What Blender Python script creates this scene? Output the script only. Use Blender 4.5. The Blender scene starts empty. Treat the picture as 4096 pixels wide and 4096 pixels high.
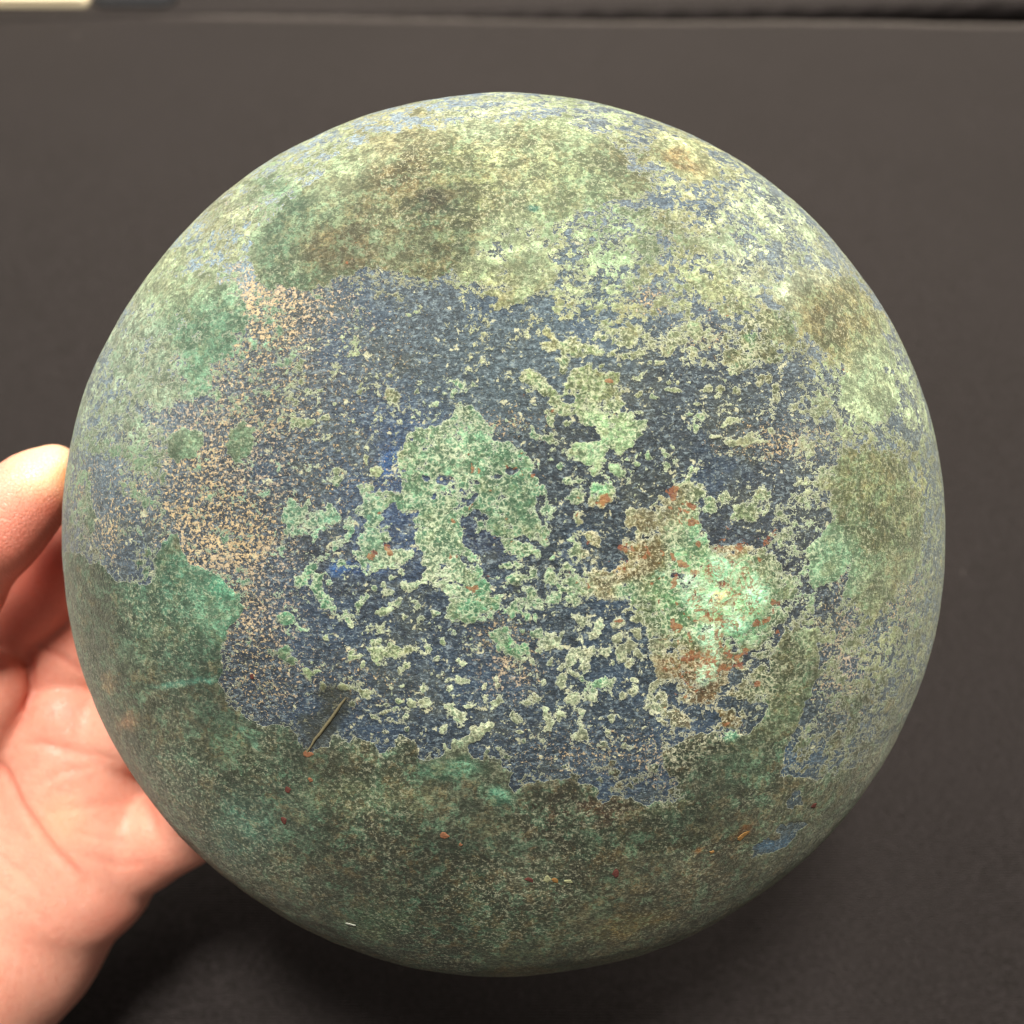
import bpy, math, random
import numpy as np
from mathutils import Vector

S = bpy.context.scene
COL = S.collection
random.seed(4)
rng = np.random.default_rng(11)

# ------------------------------------------------------------------ camera
PITCH = math.radians(55.0)                       # looking down on the table
CAM = np.array([0.0, 0.0, 0.38])                 # table top is z = 0
FW = np.array([0.0, math.cos(PITCH), -math.sin(PITCH)])
RT = np.array([1.0, 0.0, 0.0])
UP = np.cross(RT, FW)
cam_data = bpy.data.cameras.new('camera')
cam_data.sensor_width = 36.0
cam_data.lens = 36.0
cam_data.clip_start = 0.01
cam_data.clip_end = 50.0
cam_data.dof.use_dof = True
cam_data.dof.focus_distance = 0.220
cam_data.dof.aperture_fstop = 9.5
cam = bpy.data.objects.new('camera', cam_data)
COL.objects.link(cam)
cam.location = CAM
cam.rotation_euler = (math.pi/2 - PITCH, 0, 0)
S.camera = cam

# ------------------------------------------------------------------ world and light
w = bpy.data.worlds.new('World'); S.world = w; w.use_nodes = True
bg = w.node_tree.nodes['Background']
bg.inputs['Color'].default_value = (1.0, 0.93, 0.86, 1)
bg.inputs['Strength'].default_value = 0.18

def area(name, loc, target, size, energy, color, size_y=None):
    l = bpy.data.lights.new(name, 'AREA')
    l.energy = energy; l.color = color; l.size = size
    if size_y: l.shape = 'RECTANGLE'; l.size_y = size_y
    o = bpy.data.objects.new(name, l); COL.objects.link(o)
    o.location = loc
    o.rotation_euler = (Vector(target) - Vector(loc)).to_track_quat('-Z', 'Y').to_euler()
    return o
area('ceiling_light_overhead', (-0.05, 0.22, 2.1), (0, .13, .14), 0.28, 72, (1.0, .96, .88), 0.45)
area('ceiling_light_right', (0.95, 1.25, 1.9), (0, .13, .14), 0.5, 40, (1.0, .92, .82), 1.0)
area('ceiling_light_left', (-1.0, 0.9, 1.9), (0, .13, .14), 0.5, 27, (1.0, .93, .84), 1.0)

S.view_settings.view_transform = 'Standard'
S.view_settings.look = 'None'
S.view_settings.exposure = 0.12
S.view_settings.gamma = 1.0
S.cycles.pixel_filter_type = 'BLACKMAN_HARRIS'
S.cycles.filter_width = 1.1

# ------------------------------------------------------------------ helpers
def px(u, v, d):
    """a point at axial distance d seen at (u, v) of a 1024 grid"""
    u = np.asarray(u, float)[..., None]; v = np.asarray(v, float)[..., None]; d = np.asarray(d, float)[..., None]
    return CAM + d*(FW + (u-512)/1024*RT + (512-v)/1024*UP)

def project(P):
    q = P - CAM
    d = q @ FW
    return 512 + 1024*(q @ RT)/d, 512 - 1024*(q @ UP)/d, d

def lin(c):
    c = np.asarray(c, float)/255.0
    return np.where(c <= .04045, c/12.92, ((c+.055)/1.055)**2.4)

def mesh_obj(name, verts, faces, mat=None, parent=None, smooth=True):
    me = bpy.data.meshes.new(name)
    verts = np.asarray(verts, np.float32); faces = np.asarray(faces, np.int32)
    n, k = faces.shape
    me.vertices.add(len(verts)); me.vertices.foreach_set('co', verts.ravel())
    me.loops.add(n*k); me.loops.foreach_set('vertex_index', faces.ravel())
    me.polygons.add(n)
    me.polygons.foreach_set('loop_start', np.arange(0, n*k, k, dtype=np.int32))
    me.update(calc_edges=True)
    me.polygons.foreach_set('use_smooth', np.full(n, smooth))
    me.validate()
    if mat: me.materials.append(mat)
    o = bpy.data.objects.new(name, me); COL.objects.link(o)
    if parent: o.parent = parent
    return o

def empty(name, label=None, cat=None, loc=(0, 0, 0)):
    o = bpy.data.objects.new(name, None); COL.objects.link(o); o.location = loc
    o.empty_display_size = .02
    if label: o['label'] = label; o['category'] = cat
    return o

def vnoise(shape_pts, scale, seed):
    """smooth value noise on N x D points, cubic blended, about -1..1"""
    P = shape_pts*scale
    I = np.floor(P).astype(np.int64); F = P - I
    F = F*F*(3-2*F)
    D = P.shape[1]
    out = np.zeros(len(P))
    for c in range(1 << D):
        wgt = np.ones(len(P)); h = np.full(len(P), seed*7919, np.int64)
        for a in range(D):
            b = (c >> a) & 1
            wgt *= F[:, a] if b else 1-F[:, a]
            h = (h*1664525 + (I[:, a]+b)*[374761393, 668265263, 2147483647][a] + 1013904223) & 0xffffffff
            h ^= h >> 15
        h = (h*2246822519) & 0xffffffff; h ^= h >> 13
        out += wgt*((h & 0xffff)/32767.5 - 1)
    return out
def fbm(P, scale, seed, octv=4, gain=.55):
    s = 0; a = 1; t = 0
    for i in range(octv):
        s = s + a*vnoise(P, scale*2**i, seed+i*13); t += a; a *= gain
    return s/t*1.6

class NT:
    """small node-tree builder"""
    def __init__(self, name):
        self.m = bpy.data.materials.new(name); self.m.use_nodes = True
        self.t = self.m.node_tree; self.t.nodes.clear()
        self.out = self.t.nodes.new('ShaderNodeOutputMaterial')
    def n(self, typ, **kw):
        nd = self.t.nodes.new('ShaderNode'+typ)
        for k, v in kw.items(): setattr(nd, k, v)
        return nd
    def link(self, a, b): self.t.links.new(a, b)
    def set(self, sock, v):
        if hasattr(v, 'is_linked') or hasattr(v, 'links'): self.link(v, sock)
        else: sock.default_value = v
    def math(self, op, a, b=0.0, c=0.0, clamp=False):
        nd = self.n('Math', operation=op, use_clamp=clamp)
        self.set(nd.inputs[0], a); self.set(nd.inputs[1], b); self.set(nd.inputs[2], c)
        return nd.outputs[0]
    def noise(self, vec, scale, detail=4, rough=.55, dist=0.0, color=False):
        nd = self.n('TexNoise'); self.link(vec, nd.inputs['Vector'])
        nd.inputs['Scale'].default_value = scale; nd.inputs['Detail'].default_value = detail
        nd.inputs['Roughness'].default_value = rough; nd.inputs['Distortion'].default_value = dist
        return nd.outputs['Color' if color else 'Fac']
    def sstep(self, x, lo, hi):
        nd = self.n('MapRange', interpolation_type='SMOOTHSTEP')
        self.set(nd.inputs['Value'], x)
        nd.inputs['From Min'].default_value = lo; nd.inputs['From Max'].default_value = hi
        return nd.outputs['Result']
    def remap(self, x, a, b, c, d):
        nd = self.n('MapRange'); self.set(nd.inputs['Value'], x)
        for k, v in zip(('From Min', 'From Max', 'To Min', 'To Max'), (a, b, c, d)): nd.inputs[k].default_value = v
        return nd.outputs['Result']
    def mix(self, f, a, b, blend='MIX'):
        nd = self.n('Mix', data_type='RGBA', blend_type=blend)
        self.set(nd.inputs[0], f)
        for s, v in ((nd.inputs[6], a), (nd.inputs[7], b)):
            if isinstance(v, (tuple, list, np.ndarray)): s.default_value = (*[float(x) for x in v[:3]], 1)
            else: self.link(v, s)
        return nd.outputs[2]
    def scalecol(self, c, f):
        nd = self.n('VectorMath', operation='SCALE'); self.link(c, nd.inputs[0]); self.set(nd.inputs['Scale'], f)
        return nd.outputs[0]
    def attr(self, name, what='Fac'):
        nd = self.n('Attribute'); nd.attribute_name = name; return nd.outputs[what]
    def mapping(self, vec, scale, rot=(0, 0, 0)):
        nd = self.n('Mapping'); self.link(vec, nd.inputs[0]); nd.inputs['Scale'].default_value = scale
        nd.inputs['Rotation'].default_value = rot
        return nd.outputs[0]
    def bsdf(self, color, rough, spec=.5, bump=None, bdist=.001, bstr=1.0, **kw):
        b = self.n('BsdfPrincipled')
        if isinstance(color, (tuple, list, np.ndarray)): b.inputs['Base Color'].default_value = (*[float(x) for x in color[:3]], 1)
        else: self.link(color, b.inputs['Base Color'])
        self.set(b.inputs['Roughness'], rough); b.inputs['Specular IOR Level'].default_value = spec
        if bump is not None:
            bn = self.n('Bump'); self.link(bump, bn.inputs['Height']); bn.inputs['Distance'].default_value = bdist
            bn.inputs['Strength'].default_value = bstr
            self.link(bn.outputs[0], b.inputs['Normal'])
        for k, v in kw.items(): self.set(b.inputs[k.replace('_', ' ')], v)
        self.link(b.outputs[0], self.out.inputs[0])
        return self.m

def simple(name, srgb, rough=.6, spec=.4, nscale=900, amt=.25):
    t = NT(name); P = t.n('TexCoord').outputs['Object']
    n = t.noise(P, nscale, 3)
    c = t.mix(n, lin(srgb)*(1-amt), lin(srgb)*(1+amt))
    return t.bsdf(c, rough, spec, n, .0003, .6)

# ------------------------------------------------------------------ materials
def cloth_material(name):
    t = NT(name); P = t.n('TexCoord').outputs['Object']
    wv = t.noise(t.mapping(P, (480, 1500, 900)), 1.0, 3, .6)     # rows of the weave
    wx = t.noise(t.mapping(P, (1500, 500, 900)), 1.0, 2, .6)
    big = t.noise(P, 11, 4, .5)
    lint = t.noise(t.mapping(P, (330, 240, 300), (0, 0, .5)), 1.0, 2, .5, .6)
    k = t.math('MULTIPLY', t.remap(wv, .36, .64, .1, 1.9), t.remap(wx, .36, .64, .75, 1.25))
    k = t.math('MULTIPLY', k, t.remap(big, .3, .7, .88, 1.12))
    sp_ = t.n('SeparateXYZ'); t.link(P, sp_.inputs[0])
    row = t.math('SINE', t.math('ADD', t.math('MULTIPLY', sp_.outputs[1], 2*math.pi/.00095), t.math('MULTIPLY', t.noise(P, 60, 2), 5.0)))
    col_ = t.math('SINE', t.math('ADD', t.math('MULTIPLY', sp_.outputs[0], 2*math.pi/.0011), t.math('MULTIPLY', row, 1.2)))
    k = t.math('MULTIPLY', k, t.math('ADD', 1.0, t.math('ADD', t.math('MULTIPLY', row, .55), t.math('MULTIPLY', col_, .25))))
    base = t.n('RGB'); base.outputs[0].default_value = (*lin((23, 20, 21)), 1)
    c = t.scalecol(base.outputs[0], k)
    c = t.mix(t.math('MULTIPLY', t.sstep(lint, .765, .80), .35), c, lin((150, 140, 132)))
    h = t.math('ADD', t.math('MULTIPLY', row, .5), t.math('ADD', wv, t.math('MULTIPLY', wx, .5)))
    return t.bsdf(c, .60, .34, h, .00035, .9, Specular_Tint=(1, .88, .80, 1), Sheen_Weight=.26, Sheen_Roughness=.32, Sheen_Tint=(1, .85, .74, 1))

def bronze_material():
    t = NT('corroded_bronze'); P = t.n('TexCoord').outputs['Object']
    C = t.attr('crust'); O = t.attr('ochre'); R = t.attr('red'); ST = t.attr('stain')
    cc = t.attr('crust_colour', 'Color'); bc = t.attr('base_colour', 'Color')
    wv = t.n('VectorMath', operation='SUBTRACT'); t.link(t.noise(P, 420, 2, .6, color=True), wv.inputs[0]); wv.inputs[1].default_value = (.5, .5, .5)
    wa = t.n('VectorMath', operation='MULTIPLY_ADD'); t.link(wv.outputs[0], wa.inputs[0]); wa.inputs[1].default_value = (.0014,)*3; t.link(P, wa.inputs[2])
    Q = wa.outputs[0]
    nm = t.noise(t.mapping(Q, (1, 1.25, 1)), 180, 4, .62)           # patches of a few mm
    nf = t.noise(Q, 700, 5, .74)                                    # ragged edges
    ng = t.noise(P, 1900, 3, .7)                                    # grain
    nl = t.noise(P, 45, 4, .6)
    def cells(scale, edge):
        v = t.n('TexVoronoi', feature='DISTANCE_TO_EDGE'); t.link(Q, v.inputs['Vector']); v.inputs['Scale'].default_value = scale
        w_ = t.n('TexVoronoi', feature='F1'); t.link(Q, w_.inputs['Vector']); w_.inputs['Scale'].default_value = scale
        return t.sstep(v.outputs['Distance'], edge, 0.0), w_.outputs['Color'], w_.outputs['Distance']
    ce, ccol, cdist = cells(820, .18)
    f = t.math('ADD', C, t.math('MULTIPLY', t.math('SUBTRACT', nm, .5), 1.45))
    f = t.math('ADD', f, t.math('MULTIPLY', t.math('SUBTRACT', nf, .5), 1.85))
    crust = t.sstep(f, .48, .515)
    rimin = t.math('SUBTRACT', t.sstep(f, .47, .51), t.sstep(f, .54, .64))
    # base: blue black azurite with streaks left by the lathe
    st = t.noise(t.mapping(Q, (210, 900, 300), (0, 0, .09)), 1.0, 5, .7)
    b = t.scalecol(bc, t.remap(st, .38, .62, .74, 1.22))
    b = t.scalecol(b, t.remap(ng, .36, .64, .50, 1.45))
    b = t.mix(t.math('MULTIPLY', t.sstep(nl, .52, .62), .40), b, lin((46, 66, 88)))
    b = t.mix(t.math('MULTIPLY', t.sstep(t.noise(P, 75, 4, .65), .54, .62), .50), b, lin((60, 66, 60)))
    pale = t.noise(t.mapping(Q, (900, 1300, 900)), 1.0, 4, .75)
    b = t.mix(t.math('MULTIPLY', t.sstep(pale, .53, .62), .60), b, t.mix(.5, bc, lin((160, 178, 182))))
    b = t.mix(t.math('MULTIPLY', t.sstep(pale, .46, .38), .60), b, t.scalecol(bc, .30))
    b = t.mix(t.math('MULTIPLY', t.sstep(t.noise(Q, 480, 4, .66), .615, .66), .80), b, lin((178, 178, 146)))
    b = t.mix(t.math('MULTIPLY', t.sstep(t.noise(P, 1050, 3, .62), .61, .67), .6), b, t.mix(.35, bc, lin((186, 192, 168))))
    b = t.mix(t.math('MULTIPLY', t.sstep(t.noise(P, 300, 5, .72), .46, .36), .55), b, t.scalecol(bc, .36))
    # ochre earth caught in the pits
    on = t.noise(P, 1250, 4, .80)
    om = t.sstep(t.math('ADD', O, t.math('MULTIPLY', t.math('SUBTRACT', on, .5), 2.6)), .44, .58)
    oc = t.mix(t.sstep(nl, .4, .6), lin((208, 182, 136)), lin((194, 176, 150)))
    b = t.mix(t.math('MULTIPLY', om, .66), b, oc)
    # crust
    sg = t.n('SeparateColor'); t.link(t.noise(Q, 105, 7, .72, color=True), sg.inputs[0])
    sc_ = t.n('SeparateColor'); t.link(ccol, sc_.inputs[0])
    nc = t.noise(Q, 250, 6, .74, color=True)
    sep = t.n('SeparateColor'); t.link(nc, sep.inputs[0])
    web = t.attr('web'); kn = t.attr('knob'); nk = t.math('SUBTRACT', 1.0, t.math('MULTIPLY', kn, .55))
    cc0 = cc; cc = t.scalecol(cc, t.math('ADD', t.remap(web, 0, 1, .94, .78), t.math('MULTIPLY', kn, .16)))
    c = t.scalecol(cc, t.remap(nf, .36, .64, .58, 1.38))
    c = t.scalecol(c, t.remap(t.noise(P, 38, 6, .7), .38, .62, .62, 1.30))
    c = t.mix(t.math('MULTIPLY', t.sstep(sg.outputs[0], .52, .57), .38), c, t.mix(.5, cc, lin((74, 122, 96))))
    c = t.mix(t.math('MULTIPLY', t.sstep(sg.outputs[1], .52, .57), .50), c, t.mix(.6, cc, lin((96, 82, 52))))
    c = t.mix(t.math('MULTIPLY', t.math('MULTIPLY', t.sstep(sg.outputs[2], .47, .55), .74), nk), c, t.scalecol(cc, .32))
    c = t.mix(t.math('MULTIPLY', t.sstep(sep.outputs[0], .50, .57), .50), c, t.mix(.55, cc, lin((78, 132, 104))))
    c = t.mix(t.math('MULTIPLY', t.math('MULTIPLY', t.sstep(sep.outputs[1], .52, .60), .55), nk), c, t.mix(.6, cc, lin((110, 88, 52))))
    c = t.mix(t.math('MULTIPLY', t.math('MULTIPLY', t.sstep(sep.outputs[2], .49, .56), .72), nk), c, t.mix(.35, t.scalecol(cc, .34), lin((40, 62, 48))))
    c = t.scalecol(c, t.remap(sc_.outputs[0], 0, 1, .72, 1.28))
    c = t.mix(t.math('MULTIPLY', t.math('MULTIPLY', ce, t.sstep(sep.outputs[0], .42, .56)), t.math('MULTIPLY', t.attr('web'), .6)), c, t.mix(.6, cc, lin((212, 212, 180))))
    gr = t.noise(P, 1250, 4, .78)
    c = t.mix(t.math('MULTIPLY', t.sstep(gr, .53, .61), t.math('MULTIPLY', t.remap(web, 0, 1, .30, .70), t.remap(nl, .4, .6, .4, 1.3))), c, t.mix(.6, cc0, lin((218, 216, 184))))
    c = t.mix(t.math('MULTIPLY', t.math('MULTIPLY', t.sstep(gr, .49, .41), .70), nk), c, t.scalecol(cc, .26))
    c = t.mix(t.math('MULTIPLY', rimin, t.remap(web, 0, 1, .55, .88)), c, t.mix(.72, cc0, lin((216, 222, 196))))
    col = t.mix(crust, b, c)
    # red cuprite and brown stains
    rn = t.noise(Q, 430, 4, .70)
    rm = t.sstep(t.math('ADD', R, t.math('MULTIPLY', t.math('SUBTRACT', rn, .5), 2.5)), .54, .62)
    col = t.mix(t.math('MULTIPLY', rm, .78), col, t.mix(t.sstep(nf, .4, .6), lin((110, 56, 34)), lin((134, 92, 58))))
    col = t.mix(t.math('MULTIPLY', ST, t.remap(nf, .36, .64, .55, 1.0)), col, lin((32, 35, 28)))
    sw = t.math('SUBTRACT', 1.0, t.math('MULTIPLY', t.math('ABSOLUTE', t.math('SUBTRACT', t.noise(Q, 210, 4, .6, 1.6), .5)), 17.0), clamp=True)
    col = t.mix(t.math('MULTIPLY', t.math('MULTIPLY', sw, kn), t.math('MULTIPLY', t.sstep(nm, .43, .52), .85)), col, lin((120, 52, 34)))
    sw2 = t.math('SUBTRACT', 1.0, t.math('MULTIPLY', t.math('ABSOLUTE', t.math('SUBTRACT', t.noise(Q, 330, 4, .6, 1.2), .5)), 14.0), clamp=True)
    col = t.mix(t.math('MULTIPLY', t.math('MULTIPLY', sw2, kn), .38), col, lin((176, 228, 184)))
    h = t.math('ADD', t.math('MULTIPLY', t.sstep(f, .47, .56), 1.5), t.math('MULTIPLY', nf, .9))
    h = t.math('ADD', h, t.math('MULTIPLY', t.math('MULTIPLY', st, t.math('SUBTRACT', 1.0, crust)), .8))
    h = t.math('ADD', h, t.math('MULTIPLY', sep.outputs[2], -1.2))
    h = t.math('ADD', h, t.math('MULTIPLY', gr, 1.0))
    h = t.math('ADD', h, t.math('MULTIPLY', om, .3))
    rough = t.remap(nf, .3, .7, .42, .7)
    return t.bsdf(col, rough, .30, h, .0004, .85, Sheen_Weight=.20, Sheen_Roughness=.38, Sheen_Tint=(.98, 1, .84, 1))

def skin_material():
    t = NT('skin'); P = t.n('TexCoord').outputs['Object']
    rd = t.attr('flush_shade')
    n1 = t.noise(P, 70, 4, .55); n2 = t.noise(P, 420, 3, .6)
    c = t.mix(n1, lin((220, 142, 120)), lin((231, 170, 146)))
    c = t.mix(t.math('MULTIPLY', t.sstep(n2, .48, .66), .22), c, lin((210, 124, 104)))
    c = t.mix(rd, c, lin((214, 92, 70)))
    c = t.mix(t.attr('pale'), c, lin((250, 212, 164)))
    c = t.mix(t.attr('tip_glow'), c, lin((232, 138, 62)))  # orange glow of light through the thumb tip, painted in
    vor = t.n('TexVoronoi', feature='DISTANCE_TO_EDGE'); t.link(t.mapping(P, (900, 1300, 900), (0, 0, .5)), vor.inputs['Vector']); vor.inputs['Scale'].default_value = 1
    lines = t.noise(t.mapping(P, (1500, 300, 600), (0, .2, .7)), 1.0, 3, .6, 1.0)
    h = t.math('ADD', t.math('MULTIPLY', t.sstep(vor.outputs['Distance'], 0, .12), .6), lines)
    return t.bsdf(c, .40, .55, h, .0002, .85, Subsurface_Weight=.22, Subsurface_Radius=(1, .35, .2), Subsurface_Scale=.004)

M_cloth = cloth_material('black_cloth')
M_bronze = bronze_material()
M_skin = skin_material()

# ------------------------------------------------------------------ the room: floor, table, far table and what lies on it
def box_verts(x0, x1, y0, y1, z0, z1):
    v = [(x, y, z) for z in (z0, z1) for y in (y0, y1) for x in (x0, x1)]
    f = [(0, 2, 3, 1), (4, 5, 7, 6), (0, 1, 5, 4), (1, 3, 7, 5), (3, 2, 6, 7), (2, 0, 4, 6)]
    return v, f

fv, ff = box_verts(-6, 6, -3, 9, -.80, -.76)
t = NT('floor_carpet'); P = t.n('TexCoord').outputs['Object']; n = t.noise(P, 60, 4)
fl = mesh_obj('floor', fv, ff, t.bsdf(t.mix(n, lin((46, 40, 36)), lin((62, 54, 48))), .9, .2), smooth=False); fl['kind'] = 'structure'

def cloth_table(name, x0, x1, y0, y1, ang, off, label_t, label_c, seed, tuck=0.0):
    """folding table with a long black cloth; returns nothing, both stand in the scene"""
    ca, sa = math.cos(ang), math.sin(ang)
    def tr(v):
        v = np.asarray(v, float)
        return np.c_[v[:, 0]*ca - v[:, 1]*sa + off[0], v[:, 0]*sa + v[:, 1]*ca + off[1], v[:, 2]]
    tb = empty(name, label_t, 'table', (off[0], off[1], -.76))
    def part(nm, v, f, m):
        v = tr(v) - np.array([off[0], off[1], -.76])
        return mesh_obj(nm, v, f, m, tb, False)
    mt = simple('table_laminate', (120, 110, 98)); ml = simple('table_steel', (110, 110, 112), .4)
    part('tabletop', *box_verts(x0+.004, x1-.004, y0+.004, y1-.004, -.03, -.003), mt)
    for lx in (x0+.1, x1-.1):
        for ly in (y0+.1, y1-.1):
            part('leg', *box_verts(lx-.015, lx+.015, ly-.015, ly+.015, -.76, -.03), ml)
    # cloth: top plus skirts with soft folds, edge rounded
    nx, ny = 220, 160
    xs = np.linspace(x0-.5, x1+.5, nx*1); ys = np.linspace(y0-.5, y1+.5, ny)
    xs = np.unique(np.r_[np.linspace(x0-.5, x0, 30), np.linspace(x0, x1, 180), np.linspace(x1, x1+.5, 30)])
    ys = np.unique(np.r_[np.linspace(y0-.5, y0, 30), np.linspace(y0, y1, 140), np.linspace(y1, y1+.5, 30)])
    X, Y = np.meshgrid(xs, ys); X = X.ravel(); Y = Y.ravel()
    dx = np.maximum(x0-X, 0)+np.maximum(X-x1, 0); dy = np.maximum(y0-Y, 0)+np.maximum(Y-y1, 0)
    cx = np.clip(X, x0, x1); cy = np.clip(Y, y0, y1)
    dd = np.maximum(dx, dy)
    fold = .018*np.sin((X+Y)*23+seed)+.012*np.sin((X-Y)*51+seed)
    outx = np.sign(X-cx)*np.minimum(dx, .006)+np.sign(X-cx)*(fold*.4+.008)*np.clip(dd*2.2, 0, 1)*(dx > 0)
    outy = np.sign(Y-cy)*np.minimum(dy, .006)+np.sign(Y-cy)*((fold*.4+.008)*np.clip(dd*2.2, 0, 1)-tuck*np.clip(dd*8, 0, 1))*(dy > 0)
    Z = -np.maximum(dd-.004, 0)*1.0
    PP = np.c_[X, Y]
    Z += .0012*fbm(PP, 5, seed, 3)*(dd <= 0)
    V = tr(np.c_[cx+outx, cy+outy, Z])
    n1 = len(xs); n2 = len(ys)
    i = np.arange(n1*n2).reshape(n2, n1)
    F = np.stack([i[:-1, :-1], i[:-1, 1:], i[1:, 1:], i[1:, :-1]], -1).reshape(-1, 4)
    o = mesh_obj('tablecloth', V, F, M_cloth)
    o['label'] = label_c; o['category'] = 'tablecloth'
    return o

def table_pt(u, v, z=0.0):
    q = FW + (u-512)/1024*RT + (512-v)/1024*UP
    return CAM+q*((z-CAM[2])/q[2])
def edge_frame(a, b):
    p, q = table_pt(*a), table_pt(*b); g = (q-p)/np.linalg.norm(q-p)
    return math.atan2(g[1], g[0]), ((p+q)/2)[:2]
A1, O1 = edge_frame((0, 13.5), (1024, 25.5))
A2, O2 = edge_frame((420, 17.2), (1024, 6.0))
cloth_table('folding_table', -1.2, 1.2, -1.1, 0, A1, O1,
            'folding table hidden under the black cloth below the bowl', 'plain black woven cloth spread under the bowl and hand', 3)
cloth_table('folding_table', -1.4, 1.5, .006, .7, A2, O2,
            'second folding table hidden under cloth beyond the dark gap', 'black cloth on the second table, beyond the dark gap at the top', 8, .05)

# ------------------------------------------------------------------ bowl
RC = (505.3, 537.5)                              # where its widest ring is centred
DR = 0.2554; R = 0.110*.9757
H = 0.049
ctr = px(*RC, DR)
ax = CAM - ctr; ax = ax/np.linalg.norm(ax)       # axis towards the viewer ...
tilt = math.radians(3.0)
ax = ax*math.cos(tilt) - UP*math.sin(tilt); ax /= np.linalg.norm(ax)
bx = np.cross(UP, ax); bx /= np.linalg.norm(bx); by = np.cross(ax, bx)

def profile(r):                                  # height of the outside over the widest ring
    q = np.clip(r, 0, 1)
    return H*(1-q**2.9)**(1/2.0)

def disc_grid(n):
    a = np.linspace(-1, 1, n); X, Y = np.meshgrid(a, a)
    X = np.sin(X*math.pi/2*.5)/math.sin(math.pi/4); Y = np.sin(Y*math.pi/2*.5)/math.sin(math.pi/4)
    m = np.maximum(abs(X), abs(Y)); l = np.hypot(X, Y)+1e-12
    k = m/l
    return (X*k).ravel(), (Y*k).ravel()

# ---- patina painted over the bottom of the bowl: fields on a 966 x 966 sheet (2 units a cell, 1932 across)
G = 966
gy, gx = np.mgrid[0:G, 0:G].astype(np.float32)
gx = gx*2+1; gy = gy*2+1
gp = np.c_[gx.ravel(), gy.ravel()].astype(float)
wx = (fbm(gp, 1/46, 21, 4)*9).reshape(G, G); wy = (fbm(gp, 1/46, 57, 4)*9).reshape(G, G)
hx = (fbm(gp, 1/15, 91, 3)*3.6).reshape(G, G); hy = (fbm(gp, 1/15, 97, 3)*3.6).reshape(G, G)
GX = gx+wx+hx; GY = gy+wy+hy                            # wandering coordinates: drawn outlines come out ragged

F_ = {k: np.zeros((G, G), np.float32) for k in ('crust', 'ochre', 'red', 'stain', 'lump')}
def soft(sd, s): 
    x = np.clip(.5-sd/(2*s), 0, 1); return x*x*(3-2*x)
def box_idx(x0, x1, y0, y1, m):
    return slice(max(0, int((y0-m)/2)), min(G, int((y1+m)/2)+1)), slice(max(0, int((x0-m)/2)), min(G, int((x1+m)/2)+1))
def blobw(x, y, rx, ry, ang=0, s=.25):
    m = max(rx, ry)*(1+s)+25
    sl = box_idx(x, x, y, y, m)
    X = GX[sl]-x; Y = GY[sl]-y
    c, n = math.cos(math.radians(ang)), math.sin(math.radians(ang))
    u = (X*c+Y*n)/rx; v = (-X*n+Y*c)/ry
    return sl, soft(np.hypot(u, v)-1, s)
def polyw(pts, s=8):
    p = np.array(pts, float)
    sl = box_idx(p[:, 0].min(), p[:, 0].max(), p[:, 1].min(), p[:, 1].max(), s*2+25)
    X = GX[sl]; Y = GY[sl]
    inside = np.zeros(X.shape, bool); dmin = np.full(X.shape, 1e9)
    for (ax_, ay_), (bx_, by_) in zip(p, np.roll(p, -1, 0)):
        ex, ey = bx_-ax_, by_-ay_
        tt = np.clip(((X-ax_)*ex+(Y-ay_)*ey)/(ex*ex+ey*ey+1e-9), 0, 1)
        dmin = np.minimum(dmin, np.hypot(X-ax_-tt*ex, Y-ay_-tt*ey))
        cond = ((ay_ > Y) != (by_ > Y)) & (X < ex*(Y-ay_)/(ey if ey else 1e-9)+ax_)
        inside ^= cond
    return sl, soft(np.where(inside, -dmin, dmin), s)
def put(field, wsl, val):
    sl, wg = wsl; A = F_[field] if isinstance(field, str) else field
    if A.ndim == 3: A[sl] = A[sl]*(1-wg[..., None])+np.asarray(val)*wg[..., None]
    else: A[sl] = A[sl]*(1-wg)+val*wg

def splat(samples, sigma):
    """smooth colour sheet through hand picked colours"""
    q = 8
    X = GX[::q//2, ::q//2]; Y = GY[::q//2, ::q//2]
    num = np.zeros(X.shape+(3,)); den = np.full(X.shape, 1e-9)
    for (x, y, c) in samples:
        g = np.exp(-((X-x)**2+(Y-y)**2)/(2*sigma**2))+1e-5*np.exp(-np.hypot(X-x, Y-y)/200)
        num += g[..., None]*lin(c); den += g
    A = num/den[..., None]
    A = np.repeat(np.repeat(A, q//2, 0), q//2, 1)[:G, :G]
    return A.astype(np.float32)

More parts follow.
